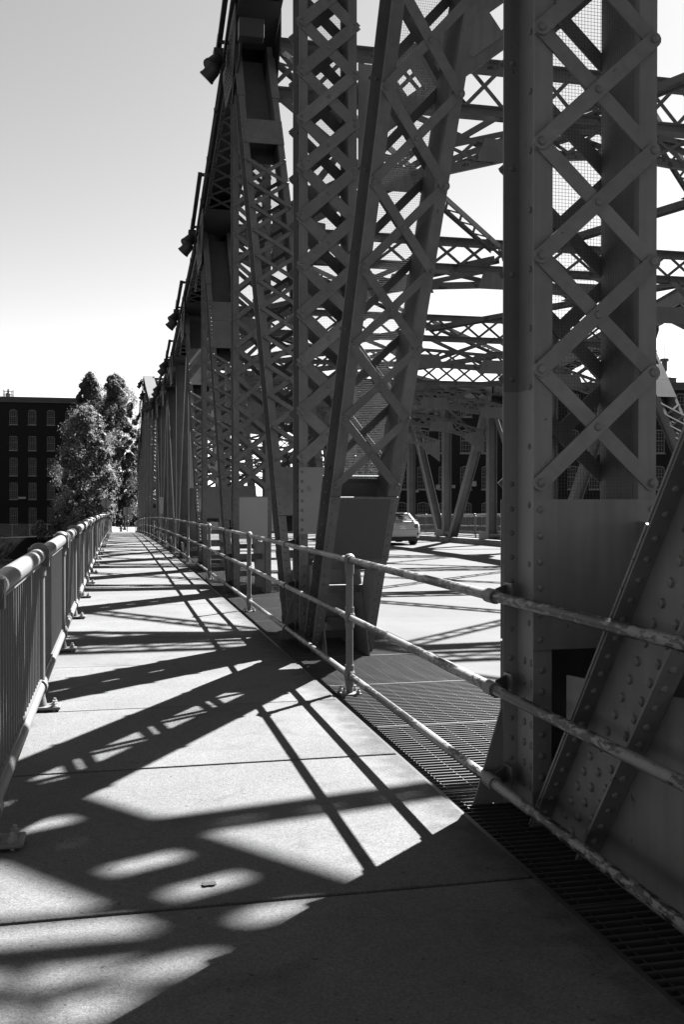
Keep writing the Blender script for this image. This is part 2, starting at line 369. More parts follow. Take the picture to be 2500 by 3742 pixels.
# the street beyond the bridge
b = MB()
def zs(y): return ZD(y)+0.004
for (n, x0, x1, dz, m) in (('street', 3.2, 16, -0.18, 'road'), ('street_pavement', -0.9, 3.15, 0.0, 'street')):
    b = MB(); ys = [112+3*k for k in range(16)]
    for y in ys: b.v += [(x0, y, zs(y)+dz), (x1, y, zs(y)+dz), (x1, y, zs(y)+dz-.5), (x0, y, zs(y)+dz-.5)]
    for k in range(len(ys)-1):
        i = 4*k
        for a in range(4):
            c = (a+1) % 4; b.f.append((i+a, i+4+a, i+4+c, i+c))
    b.build(n, m, kind='structure')
b = MB(); b.bb(-1.4, 21, 110.2, 112, -7, -2.3); b.build('abutment_wall', 'kerb', kind='structure')

# ------------------------------------------------------------------ truss members
FL, WX, DP, TH = 0.3275, 0.2375, 0.40, 0.013      # flange tip, web plane, channel depth, plate thickness
barcache = {}
def barmesh_(Lb, w, rnded, m='steel', th=0.011):
    key = (round(Lb, 3), w, rnded, m)
    if key in barcache: return barcache[key]
    b = MB(); h = w/2
    pts = []
    if rnded:
        for k in range(7): a = -math.pi/2+math.pi*k/6; pts.append(Vector((Lb/2+h*math.cos(a), h*math.sin(a), -th/2)))
        for k in range(7): a = math.pi/2+math.pi*k/6; pts.append(Vector((-Lb/2+h*math.cos(a), h*math.sin(a), -th/2)))
    else:
        e = h*0.55
        pts = [Vector((-Lb/2-e, -h, -th/2)), Vector((Lb/2+e, -h, -th/2)), Vector((Lb/2+e, h, -th/2)), Vector((-Lb/2-e, h, -th/2))]
    b.poly(pts, (0, 0, th))
    me = bpy.data.meshes.new('lacing_bar'); me.from_pydata(b.v, [], b.f); me.materials.append(M[m])
    bb_ = bmesh.new(); bb_.from_mesh(me); bmesh.ops.recalc_face_normals(bb_, faces=bb_.faces); bb_.to_mesh(me); bb_.free()
    barcache[key] = me; return me

def lattice_member(thing, name, A, B, pitch, w, rnded, s0, s1, single, frontdir=1, bat=None, upbat=None, mesh=False, slab_rear=True,
                   rivets=True, label=None, tworiv=False, batm='steel', patch=None, old_paint=0, closed=False):
    """two channels, toes out, laced on both faces; A bottom, B top; s0..s1 is the laced range along the member"""
    A = Vector(A); B = Vector(B); u = (B-A).normalized(); Ln = (B-A).length; X = Vector((1, 0, 0)); n = Vector((0, -u.z, u.y))
    def pt(x, s, d): return A+X*x+u*s+n*d
    b = MB()
    for sg in (-1, 1):
        b.box(pt(sg*WX, Ln/2, 0), TH, DP, Ln, (X, n, u))
        for d in (-1, 1):
            b.box(pt(sg*(WX+FL+TH/2)/2, Ln/2, d*(DP/2-TH/2)), FL-WX-TH/2, TH, Ln, (X, n, u))
    post = b.build(name, 'steel', thing, label=label)
    np_ = max(1, int((s1-s0)/pitch)); xb = 0.298
    Lb = math.hypot(2*xb, pitch)
    l1, l2 = DP/2+0.0065, DP/2+0.0185
    me = barmesh_(Lb, w, rnded)
    rear = MB(); front = MB(); rv = MB()
    for k in range(np_):
        sa, sb = s0+k*pitch, s0+(k+1)*pitch
        for di, lay in ((1, l2 if frontdir > 0 else l1), (-1, l1 if frontdir > 0 else l2)):
            p0, p1 = (pt(-xb, sa, lay), pt(xb, sb, lay)) if di > 0 else (pt(-xb, sb, lay), pt(xb, sa, lay))
            d = (p1-p0).normalized(); yv = n.cross(d)
            if single: place('lacing_bar', me, post, (p0+p1)/2, (d, yv, n))
            else: front.box((p0+p1)/2, Lb+w*.8, w, 0.011, (d, yv, n))
            q0, q1 = p0-n*2*lay, p1-n*2*lay
            rear.box((q0+q1)/2, Lb+w*.8, w, 0.011, (d, yv, n))
        if rivets:
            c = (sa+sb)/2; rv.dome(pt(0, c, l2+.006), n, 0.021)
    if rivets:
        for k in range(np_+1):
            s = s0+k*pitch
            for sg in (-1, 1):
                if tworiv:
                    for e in (-.03, .03): rv.dome(pt(sg*xb, s+e, l2+.006), n, 0.021)
                else: rv.dome(pt(sg*xb, s, l2+.006), n, 0.023)
            rv.dome(pt(-(FL-.045), s, -DP/2+TH), n, 0.016); rv.dome(pt(FL-.045, s, -DP/2+TH), n, 0.016)
    front.build('front_lacing', 'steel', post, kind='stuff')
    rear.build('rear_lacing', 'steel', post, kind='stuff')
    def batten(sa, sb, m='steel', pm=None, back=False):
        q = MB(); d = (DP/2+.007) if not back else -(DP/2+.007)
        q.box(pt(0, (sa+sb)/2, d), 2*FL+.01, .012, sb-sa, (X, n, u)); o = q.build('batten_plate', m, post)
        if pm and not back:
            q = MB(); q.box(pt(.015, (sa+sb)/2, d+.0075), 2*FL-.16, .003, (sb-sa)*.94, (X, n, u)); q.build('repainted_patch', pm, post)
        if rivets and not back:
            m_ = max(2, int((sb-sa)/.105))
            for k in range(m_):
                s = sa+.05+(sb-sa-.1)*k/(m_-1)
                for sg in (-1, 1):
                    rv.dome(pt(sg*xb, s, d+.006), n, 0.019); rv.dome(pt(sg*(FL-.045), s, -DP/2+TH), n, 0.016)
    if bat:
        batten(bat[0], bat[1], batm, patch)
        batten(bat[0], bat[1], 'steel', None, True)
        s = bat[0]-.38                                   # straps lower down on the far face
        if closed: batten(.2, bat[0]-.01, 'steel', None, True); s = 0
        while s > 0.3: 
            batten(s, s+.10, 'steel', None, True); s -= .30
    if upbat:
        for (a, c) in upbat: batten(a, c, batm if batm != 'steel' else 'steel', None); batten(a, c, 'steel', None, True)
    if rivets:
        s = (bat[0] if bat else .35)+.1; k = 0
        while s < Ln-.3:
            rv.dome(pt(-WX-TH/2, s, (.075 if k % 2 else -.035)), -X, 0.018); s += .15; k += 1
        s = 0.2
        while s < (bat[0] if bat else 2):
            rv.dome(pt(-(FL-.045), s, -DP/2+TH), n, 0.016)
            for dd in ((.09, .0, -.09) if s < (1.9 if bat else 1.2) else (.07, -.05)): rv.dome(pt(-WX-TH/2, s, dd), -X, 0.022)
            rv.dome(pt(FL-.045, s, DP/2), n, 0.018); rv.dome(pt(-FL+.045, s, DP/2), n, 0.018)
            s += .105
    if upbat:
        a_ = max(x[1] for x in upbat)+.02; q = MB(); q.box(pt(0, (a_+Ln-.2)/2, -DP/2-.007), 2*FL+.01, .012, Ln-.2-a_, (X, n, u)); q.build('back_plate', 'steel', post)
        q = MB()
        for sg in (-1, 1): q.box(pt(sg*.285, (a_+.55+Ln-.6)/2, DP/2+.008), .13, .014, Ln-.6-a_-.55, (X, n, u))
        q.build('cover_strip', 'steel', post)
    if old_paint:
        q = MB(); q.box(pt(-WX-TH/2-.0017, old_paint/2, 0), .003, DP-.03, old_paint, (X, n, u)); q.box(pt(-(WX+FL)/2-.004, old_paint/2, -DP/2+TH+.0017), FL-WX-.012, .003, old_paint, (X, n, u)); q.build('repainted_patch', 'mid_patch', post)
    rv.build('rivets', 'rivet', post, kind='stuff')
    if mesh:
        q = MB(); cell, t = mesh; a, c = (bat[1]-.06 if bat else s0), s1+.4
        x = -.226
        while x < .227: q.box(pt(x, (a+c)/2, -DP/2+.03), t, t, c-a, (X, n, u)); x += cell
        s = a
        while s < c: q.box(pt(0, s, -DP/2+.03+t), .452, t, t, (X, n, u)); s += cell
        d = -DP/2+.04                                     # lining on the inner face of the outer channel
        while d < DP/2-.02: q.box(pt(WX-.02, (a+c)/2, d), t, t, c-a, (X, n, u)); d += cell
        s = a
        while s < c: q.box(pt(WX-.02-t, s, 0), t, DP-.06, t, (X, n, u)); s += cell
        q.build('wire_mesh', 'wire', post, kind='stuff')
    return post

def h_member(thing, name, A, B, wx=0.40, dn=0.36, label=None, box=None):
    A = Vector(A); B = Vector(B); u = (B-A).normalized(); Ln = (B-A).length; X = Vector((1, 0, 0)); n = Vector((0, -u.z, u.y)); c = (A+B)/2
    b = MB()
    for sg in (-1, 1): b.box(c+X*sg*(wx/2-.011), .022, dn, Ln, (X, n, u))
    b.box(c, wx-.044, .016, Ln, (X, n, u))
    for e in (-1, 1):
        for sg in (-1, 1): b.box(c+X*sg*(wx/2-.03)+n*e*.016, .022, .018, Ln, (X, n, u))
    return b.build(name, 'steel', thing, label=label)

def build_truss(X, near):
    thing = empty('bridge_truss', (X, VY(7), ZD(VY(7))),
        'near riveted steel truss with lattice posts rising between the walkway railing and the road' if near else
        'far riveted steel truss standing across the road in front of the brick mill', 'bridge truss', 'riveted trusses of the bridge')
    SP = {  # vertical posts: pitch, bar width, round ends, laced bottom (height above deck), front bar direction, battens, two rivets
        0: (.54, .075, True, 1.64), 1: (.548, .076, True, 1.64), 2: (.535, .125, False, 2.02), 3: (.49, .075, True, 1.78), 4: (.404, .07, True, 2.05)}
    for i in range(I0, I1+1):
        A, B = bot(i, X), top(i, X); up = B.z-A.z
        if i in SMOOTHV: h_member(thing, 'vertical_post', A, B); continue
        j = i if i in SP else (14-i if 14-i in SP else 4)
        if i < 0: j = 4
        pit, w, rd, zb = SP[j]; s0 = zb-BOT; single = near and i in (1, 2, 3, 4)
        lattice_member(thing, 'vertical_post', A, B, pit, w, rd, s0, up-.55, single, 1,
            bat=((.83-BOT, 1.56-BOT) if j == 1 else (1.19-BOT, 1.93-BOT) if j == 2 else (.92-BOT, 1.66-BOT) if j == 3 else (1.2-BOT, 1.95-BOT)),
            mesh=((.0182, .0014) if near and i == 1 else (.0182, .0016) if near and i == 2 else (.024, .002) if near and i == 3 else False),
            rivets=near and 0 <= i <= 4, tworiv=(j == 2), old_paint=(2.12-BOT if near and i == 1 else 0), closed=(i == 1), batm=('mid_patch' if near and i == 2 else 'steel'), patch=('light_patch' if near and i == 3 else None))
    for (ib, _, it, _) in diags():
        A, B = bot(ib, X), top(it, X)
        if (ib, it) == (1, 0): A.y += .40
        Ln = (B-A).length; i = max(ib, it)
        smooth = (6 <= i <= 9)
        if smooth: h_member(thing, 'diagonal_brace', A, B, .40, .32); continue
        u = (B-A).normalized(); cz = u.z
        def S(h): return (h-BOT)/cz
        kind = {(1, 0): 1, (2, 1): 2, (2, 3): 3, (3, 4): 4, (4, 5): 5}.get((ib, it), 0)
        pit = {1: .70, 2: .70, 3: .51, 4: .46, 5: .46}.get(kind, .5); w = {1: .078, 2: .074, 3: .066, 4: .062, 5: .06}.get(kind, .066)
        zb = {1: 2.2, 2: 1.80, 3: 2.0, 4: 1.9, 5: 1.9}.get(kind, 2.0); b0, b1 = {1: (1.35, 2.1), 2: (1.07, 1.70), 3: (1.27, 1.89), 4: (1.1, 1.75)}.get(kind, (1.2, 1.8))
        toph = B.z-ZD(VY(it)) if True else 0
        ub = None; s1 = Ln-.8
        if kind == 3: ub = [(S(7.15), S(7.63))]; s1 = S(7.08)
        elif kind == 4: ub = [(S(4.72), S(5.38)), (S(5.385), S(5.85))]; s1 = S(4.68)
        elif kind == 5: ub = [(S(4.72), S(5.3)), (S(5.305), S(5.85))]; s1 = S(4.68)
        lattice_member(thing, 'diagonal_brace', A, B, pit, w, True, S(zb), s1, near and kind in (2, 3, 4, 5), -1 if kind != 0 else 1, bat=(S(b0), S(b1)), upbat=ub,
            mesh=((.0182, .0015) if near and kind == 2 else (.022, .0018) if near and kind == 3 else False), rivets=near and kind > 0,
            closed=(kind == 1), patch='dark_patch' if near and kind == 2 else None)
    # chords, one segment per panel
    for i in range(I0, I1):
        for which in ('top', 'bot'):
            A, B = (top(i, X), top(i+1, X)) if which == 'top' else (bot(i, X), bot(i+1, X))
            u = (B-A).normalized(); Ln = (B-A).length; c = (A+B)/2; Xv = Vector((1, 0, 0)); n = Xv.cross(u)
            b = MB(); D = .46
            for sg in (-1, 1):
                b.box(c+Xv*sg*.285, .02, Ln, D, (Xv, u, n))
                for e in (-1, 1): b.box(c+Xv*sg*.324+n*e*(D/2-.0085), .058, Ln, .015, (Xv, u, n))
            if which == 'top':
                b.box(c+n*(D/2+.012), .73, Ln+.02, .02, (Xv, u, n))
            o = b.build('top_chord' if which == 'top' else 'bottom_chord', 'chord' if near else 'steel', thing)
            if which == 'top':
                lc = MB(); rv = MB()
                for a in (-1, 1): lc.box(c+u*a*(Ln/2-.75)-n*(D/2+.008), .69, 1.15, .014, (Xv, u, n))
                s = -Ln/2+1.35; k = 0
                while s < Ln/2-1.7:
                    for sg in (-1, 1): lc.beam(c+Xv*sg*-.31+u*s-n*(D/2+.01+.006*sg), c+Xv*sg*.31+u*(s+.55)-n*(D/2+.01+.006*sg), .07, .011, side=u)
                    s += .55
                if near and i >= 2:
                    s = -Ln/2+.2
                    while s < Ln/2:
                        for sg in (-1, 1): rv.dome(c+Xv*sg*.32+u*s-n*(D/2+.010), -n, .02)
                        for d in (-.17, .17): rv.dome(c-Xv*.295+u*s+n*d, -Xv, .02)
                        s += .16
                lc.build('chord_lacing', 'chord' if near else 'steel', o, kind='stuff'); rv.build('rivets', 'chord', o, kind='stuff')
    # gusset plates at the joints
    for i in range(I0, I1+1):
        for which, c in (('t', top(i, X)), ('b', bot(i, X))):
            b = MB(); rv = MB()
            for sg in (-1, 1):
                x = sg*.376 if which == 't' or i in SMOOTHV else sg*.222
                if which == 't': prof = [(-1.0, .20), (-1.0, -.25), (-.55, -.95), (.55, -.95), (1.0, -.25), (1.0, .20)]
                elif i in SMOOTHV: prof = [(-.62, -.5), (.62, -.5), (.62, 1.55), (-.62, 1.55)]
                else:
                    gl = -1.35 if i <= 2 or 10 <= i <= 12 else -.17; gr = 1.35 if 2 <= i <= 4 or i >= 12 else .17
                    prof = [(gl, -.3), (gr, -.3), (gr, .8), (max(.17, gr-.6), 2.0), (min(-.17, gl+.6), 2.0), (gl, .8)] if i != 1 else ([(-1.9, -.3), (.17, -.3), (.17, .6), (-.36, .6), (-.36, 1.88), (-1.35, 1.96), (-1.9, 1.4)] if sg < 0 else [(-1.9, -.3), (.17, -.3), (.17, 2.6), (-1.3, 2.6), (-1.9, 1.6)])  # hidden road-side outline at the first post is raised to block stray sun
                b.poly([Vector((c.x+x-.007, c.y+py, c.z+pz)) for py, pz in prof], (.014, 0, 0))
                if sg < 0:
                    for a in range(8):
                        for d in range(6):
                            py, pz = -.5+a*.14, (-.8 if which == 't' else .1)+d*.15
                            rv.dome((c.x+x-.007, c.y+py, c.z+pz), (-1, 0, 0), .019, 6)
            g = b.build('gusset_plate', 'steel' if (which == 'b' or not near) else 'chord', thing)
            if (near and 0 <= i <= 6) or (not near and 4 <= i <= 10): rv.build('rivets', 'rivet' if which == 'b' or not near else 'chord', g, kind='stuff')
            if i in SMOOTHV and which == 'b':     # closing straps of the base box seen from the side
                q = MB()
                for k in range(4): q.box((c.x, c.y-.64, c.z+.55+.28*k), .74, .02, .11)
                q.build('tie_plate', 'steel', thing)
    return thing
near_truss = build_truss(XN, True)
far_truss = build_truss(XF, False)

# ------------------------------------------------------------------ overhead bracing between the trusses
ARCH = {7: (4.55, 5.5), 6: (4.55, 5.5), 5: (4.9, 6.0), 4: (5.6, 7.1), 3: (6.2, 8.2), 2: (7.2, 9.6), 1: (6.2, 8.2), 0: (5.6, 7.1), -1: (4.9, 6.0), -2: (4.55, 5.5)}
for i in range(8, I1+1): ARCH[i] = ARCH[14-i] if 14-i in ARCH else (4.55, 5.5)
ordn = ['first', 'second', 'third', 'fourth', 'fifth', 'sixth', 'seventh', 'eighth', 'ninth', 'tenth', 'eleventh', 'twelfth', 'thirteenth', 'fourteenth', 'fifteenth', 'sixteenth', 'seventeenth', 'eighteenth', 'nineteenth']
def sway(i):
    y = VY(i); zt = HT[i]+ZD(y)+.12; d = .85 if HT[i] > 8.5 else .66; hp, hc = ARCH[i]; xa, xb = XN+.38, XF-.38
    t = empty('sway_frame', ((XN+XF)/2, y, zt), 'lattice sway frame spanning the road overhead, %s frame along the bridge' % ordn[i+2], 'sway frame', 'overhead sway frames')
    nf = Vector((0, 1, 0)); m = 'rusty' if 3 <= i <= 7 else 'steel'
    for z in (zt, zt-d):
        b = MB(); b.beam((xa, y, z-.06), (xb, y, z-.06), .14, .012, side=Vector((0, 0, 1))); b.beam((xa, y-.06, z-.0), (xb, y-.06, z), .12, .012, side=nf)
        b.beam((xa, y+.26, z-.06), (xb, y+.26, z-.06), .14, .012, side=Vector((0, 0, 1)))
        b.build('top_strut', m, t)
    n = 19; s = (xb-xa)/n
    for k in range(n):
        for e in (0, 1):
            a = Vector((xa+k*s, y-.02-e*.013, zt-.08)); c = Vector((xa+(k+1)*s, y-.02-e*.013, zt-d+.02))
            if e: a.x, c.x = c.x, a.x
            dr = (c-a).normalized(); ln = (c-a).length
            if 2 <= i <= 7: place('lacing_bar', barmesh_(ln, .075, True, m), t, (a+c)/2, (dr, Vector((0, 0, 1)).cross(dr).cross(dr) if False else Vector((0, -1, 0)).cross(dr), Vector((0, -1, 0))))
            else:
                q = MB(); q.beam(a, c, .075, .011, side=Vector((dr.z, 0, -dr.x))); q.build('lacing_bar', m, t)
    if i in (2, 12):
        for (xa_, za_, xb_, zb_) in ((xa, 5.91, 9.3, HT[i]-.35), (xb, 5.91, 9.7, HT[i]-.35), (xa, HT[i]-.38, 9.45, 8.27), (xb, HT[i]-.38, 9.55, 8.27)):
            deep = za_ < 6; hd = .22 if deep else .11; yy = y+(.0 if deep else .2); p, q = Vector((xa_, yy, ZD(y)+za_)), Vector((xb_, yy, ZD(y)+zb_)); u = (q-p).normalized(); sv = Vector((-u.z, 0, u.x))
            b = MB()
            for e in (-1, 1): b.beam(p+sv*e*hd, q+sv*e*hd, .20 if deep else .13, .014, side=sv); b.beam(p+sv*e*(hd+.06)+nf*.05, q+sv*e*(hd+.06)+nf*.05, .014, .12, side=sv)
            o = b.build('cross_brace', m, t); b = MB(); s_ = .2; Ln = (q-p).length; st_ = .72 if deep else .36
            while s_ < Ln-st_:
                if deep: b.beam(p+u*(s_+.2)-sv*(hd-.03)-nf*.012, p+u*(s_+.2)+sv*(hd-.03)-nf*.012, .50, .012, side=u)
                else: a_, c_ = p+u*s_-sv*hd-nf*.024, p+u*(s_+st_)+sv*hd-nf*.024; b.beam(a_, c_, .09, .01, side=nf.cross((c_-a_).normalized()))
                s_ += st_
            b.build('brace_lacing', m, o, kind='stuff')
        g = MB(); cx_ = (xa+xb)/2; g.poly([Vector((cx_+px, y-.04, zt+pz)) for px, pz in ((-1.0, .28), (1.0, .28), (1.0, -.6), (.5, -1.15), (-.5, -1.15), (-1.0, -.6))], (0, .014, 0)); g.build('gusset_plate', 'steel', t)  # added centre plate, sized to block stray sun patches on the walkway
        for (gx, gz, sg) in ((xa, 5.91, 1), (xb, 5.91, -1)):
            g = MB(); g.poly([Vector((gx+sg*px, y-.05, ZD(y)+gz+pz)) for px, pz in ((0, -.6), (.55, .1), (.35, .6), (0, .6))], (0, .012, 0)); g.build('gusset_plate', 'steel', t)
        return
    # arched lower chord with gussets at its nodes
    nodes = []
    for k in range(7):
        tt = 1-abs(k-3)/3; h = hp+(hc-hp)*(1-(1-tt)**2); x = XN+(XF-XN)*k/6
        if k == 0: x = xa
        if k == 6: x = xb
        nodes.append(Vector((x, y, ZD(y)+h)))
    b = MB()
    for a, c in zip(nodes[:-1], nodes[1:]):
        dr = (c-a).normalized(); sv = Vector((-dr.z, 0, dr.x))
        b.beam(a, c, .15, .014, side=sv); b.beam(a-sv*.075+nf*.06, c-sv*.075+nf*.06, .12, .013, side=nf)
    b.build('arched_strut', m, t)
    gap = min(zt-d-a.z for a in nodes[2:5])
    if gap > .55:
        b = MB(); lc = MB(); up = .42
        for a, c in zip(nodes[:-1], nodes[1:]):
            a2, c2 = a+Vector((0, 0, up)), c+Vector((0, 0, up)); dr = (c2-a2).normalized(); sv = Vector((-dr.z, 0, dr.x)); b.beam(a2, c2, .10, .014, side=sv); b.beam(a2+sv*.05+nf*.05, c2+sv*.05+nf*.05, .10, .013, side=nf)
            for k in range(4):
                q0, q1 = a.lerp(c, k/4), a.lerp(c, (k+1)/4)
                for e in (0, 1):
                    p0, p1 = (q0+Vector((0, -.01, .03)), q1+Vector((0, -.01, up))) if e else (q0+Vector((0, -.022, up)), q1+Vector((0, -.022, .03))); lc.beam(p0, p1, .065, .01, side=nf.cross((p1-p0).normalized()))
        o = b.build('upper_arched_strut', m, t); lc.build('arch_lacing', m, o, kind='stuff')
    for k, a in enumerate(nodes):
        g = MB(); w = .62 if 0 < k < 6 else .5
        if 0 < k < 6: pr = [(-w, -.15), (w, -.15), (w*.75, .28), (-w*.75, .28)]
        else:
            sg = 1 if k == 0 else -1; pr = [(0, -.65), (sg*.95, .05), (sg*.95, .30), (0, .45)]
        g.poly([a+Vector((px, -.035, pz)) for px, pz in pr], (0, .012, 0)); g.build('gusset_plate', 'steel', t)
    # web between arch and top strut
    for k in range(6):
        a, c = nodes[k], nodes[k+1]; zl = zt-d
        for (p, q) in ((Vector((a.x, y+.05, a.z)), Vector((c.x, y+.05, zl))), (Vector((a.x, y+.09, zl)), Vector((c.x, y+.09, c.z)))):
            if zl-max(a.z, c.z) < .25 and (p.z > q.z) != (k < 3): continue
            w = MB(); w.beam(p, q, .12, .012, side=nf.cross((q-p).normalized())); w.beam(p+Vector((0, .06, 0)), q+Vector((0, .06, 0)), .012, .12, side=nf.cross((q-p).normalized())); w.build('web_diagonal', m, t)
    if zt-d-hc-ZD(y) > .9:           # hanger plates where the frame is deep
        for k in (1, 2, 3, 4, 5):
            w = MB(); w.beam(nodes[k], (nodes[k].x, y, zt-d), .12, .1, side=nf); w.build('hanger', m, t)
for i in range(I0, I1+1): sway(i)
for i in range(I0, I1):
    t = empty('lateral_bracing', ((XN+XF)/2, (VY(i)+VY(i+1))/2, HT[i]), 'crossed steel struts overhead in the %s bay of the bridge' % ordn[i+2], 'lateral bracing', 'overhead lateral bracing')
    XC = (XN+XF)/2
    for e, (x0_, x1_) in enumerate(((XN+.4, XC-.1), (XC-.1, XN+.4), (XC+.1, XF-.4), (XF-.4, XC+.1))):
        if i in (1, 2) and e < 2: continue
        A, B = top(i, x0_), top(i+1, x1_)
        dz_ = Vector((0, 0, -.10-.24*(e % 2))) if e < 4 else Vector((0, 0, -.3)); A = A+dz_; B = B+dz_; u = (B-A).normalized(); sv = u.cross(Vector((0, 0, 1))).normalized(); nv = sv.cross(u)
        b = MB(); mm = 'rusty' if 2 <= i <= 6 else 'steel'
        for sg in (-1, 1):
            b.beam(A+sv*sg*.12, B+sv*sg*.12, .10, .012, side=sv); b.beam(A+sv*sg*.165, B+sv*sg*.165, .012, .13, side=sv)
        o = b.build('crossed_strut' if e < 4 else 'centre_strut', mm, t)
        q = MB(); Ln = (B-A).length; s = .3; k = 0
        while s < Ln-.7 and not 0 <= i <= 1:
            a = A+u*s+sv*(.12 if k % 2 else -.12)+nv*.009; c = A+u*(s+.36)+sv*(-.12 if k % 2 else .12)+nv*.009
            q.beam(a, c, .06, .01, side=nv.cross((c-a).normalized())); s += .36; k += 1
        q.build('strut_lacing', mm, o, kind='stuff')
    for x0_ in ((XC-3.6, XC+3.6) if i not in (1, 2) else (XC+3.6,)):
        c = top(i, x0_).lerp(top(i+1, x0_), .5)-Vector((0, 0, .2)); b = MB(); b.box(c, .6, .6, .014); b.build('crossing_plate', 'steel', t)

# ------------------------------------------------------------------ railings
def slope_axes(y, dy=1.0):
    s = (ZD(y+dy)-ZD(y-dy))/(2*dy); u = Vector((0, 1, s)).normalized(); return u
def baluster_railing(X, sgn, single, ya, n, label):
    """pale pipe railing with balusters; sgn +1 when the foot plates point towards +X"""
    t = empty('pedestrian_railing', (X, ya, 0), label, 'railing')
    S = 3.0; count = 0
    tmpl = {}
    for k in range(n):
        y = ya+k*S; z = ZD(y); y2 = y+S; z2 = ZD(y2)
        b = MB(); b.tube((X, y, z+.035), (X, y, z+1.13), .042, 14); b.tube((X, y, z+.035), (X, y, z+.10), .058, 14, .044)
        p = b.build('rail_post', 'rail', t, smooth=True)
        b = MB(); b.bb(X-.075, X+.075, y-.045, y+.045, z+1.07, z+1.205); b.ball((X, y, z+1.195), .066, 12, 6, .75)
        b.tube((X, y-.075, z+1.15), (X, y+.075, z+1.15), .074, 16); b.tube((X, y, z+1.0), (X, y, z+1.08), .052, 14)
        b.build('post_cap', 'rail', p, smooth=True)
        b = MB(); b.tube((X, y-.05, z+.175), (X, y+.05, z+.175), .062, 14); b.build('rail_collar', 'rail', p, smooth=True)
        b = MB(); b.bb(X-.07, X+.155 if sgn > 0 else X+.07, y-.085, y+.085, z+.014, z+.036) if sgn > 0 else b.bb(X-.155, X+.07, y-.085, y+.085, z+.014, z+.036)
        b.build('base_plate', 'rail', p, bevel=0.006 if k < 6 else 0)
        for e in (-.052, .052):
            b = MB(); c = (X+sgn*.108, y+e, z+.036); b.tube(c, (c[0], c[1], c[2]+.006), .025, 12); b.tube((c[0], c[1], c[2]+.006), (c[0], c[1], c[2]+.026), .019, 6); b.tube((c[0], c[1], c[2]+.026), (c[0], c[1], c[2]+.042), .010, 8)
            b.tube((c[0], c[1], z-.01), (c[0], c[1], z+.02), .010, 6)
            b.build('anchor_bolt', 'bolt', p)
        b = MB(); b.tube((X, y+.05, z+1.15), (X, y2-.05, z2+1.15), .056, 18); b.build('top_rail', 'rail', t, smooth=True)
        b = MB(); b.tube((X, y+.04, z+.175), (X, y2-.04, z2+.175), .046, 16); b.build('bottom_rail', 'rail', t, smooth=True)
        b = MB(); b.beam((X, y+.04, z+1.085), (X, y2-.04, z2+1.085), .045, .016); b.beam((X, y+.04, z+.228), (X, y2-.04, z2+.228), .045, .016); b.build('baluster_channel', 'rail', t)
        nb = 22; joined = MB()
        for j in range(nb):
            f = (j+1)/(nb+1); yy = y+f*S; zz = z+f*(z2-z)
            if single and count < 300:
                if 'bal' not in tmpl:
                    q = MB(); q.bb(X-.011, X+.011, yy-.0065, yy+.0065, zz+.23, zz+1.08); o = q.build('baluster', 'rail', t, origin=(X, yy, zz)); tmpl['bal'] = o.data
                else: place('baluster', tmpl['bal'], t, (X, yy, zz))
                count += 1
            else: joined.bb(X-.011, X+.011, yy-.0065, yy+.0065, zz+.23, zz+1.08)
        joined.build('baluster_run', 'rail', t, kind='stuff')
    return t
baluster_railing(-.565, 1, True, 4.68-3.0*2, 37, 'pale round pipe railing with thin balusters along the river edge of the walkway')
baluster_railing(19.56, -1, False, 4.68+3.0*4, 25, 'far baluster railing behind the far truss, in front of the brick mill')

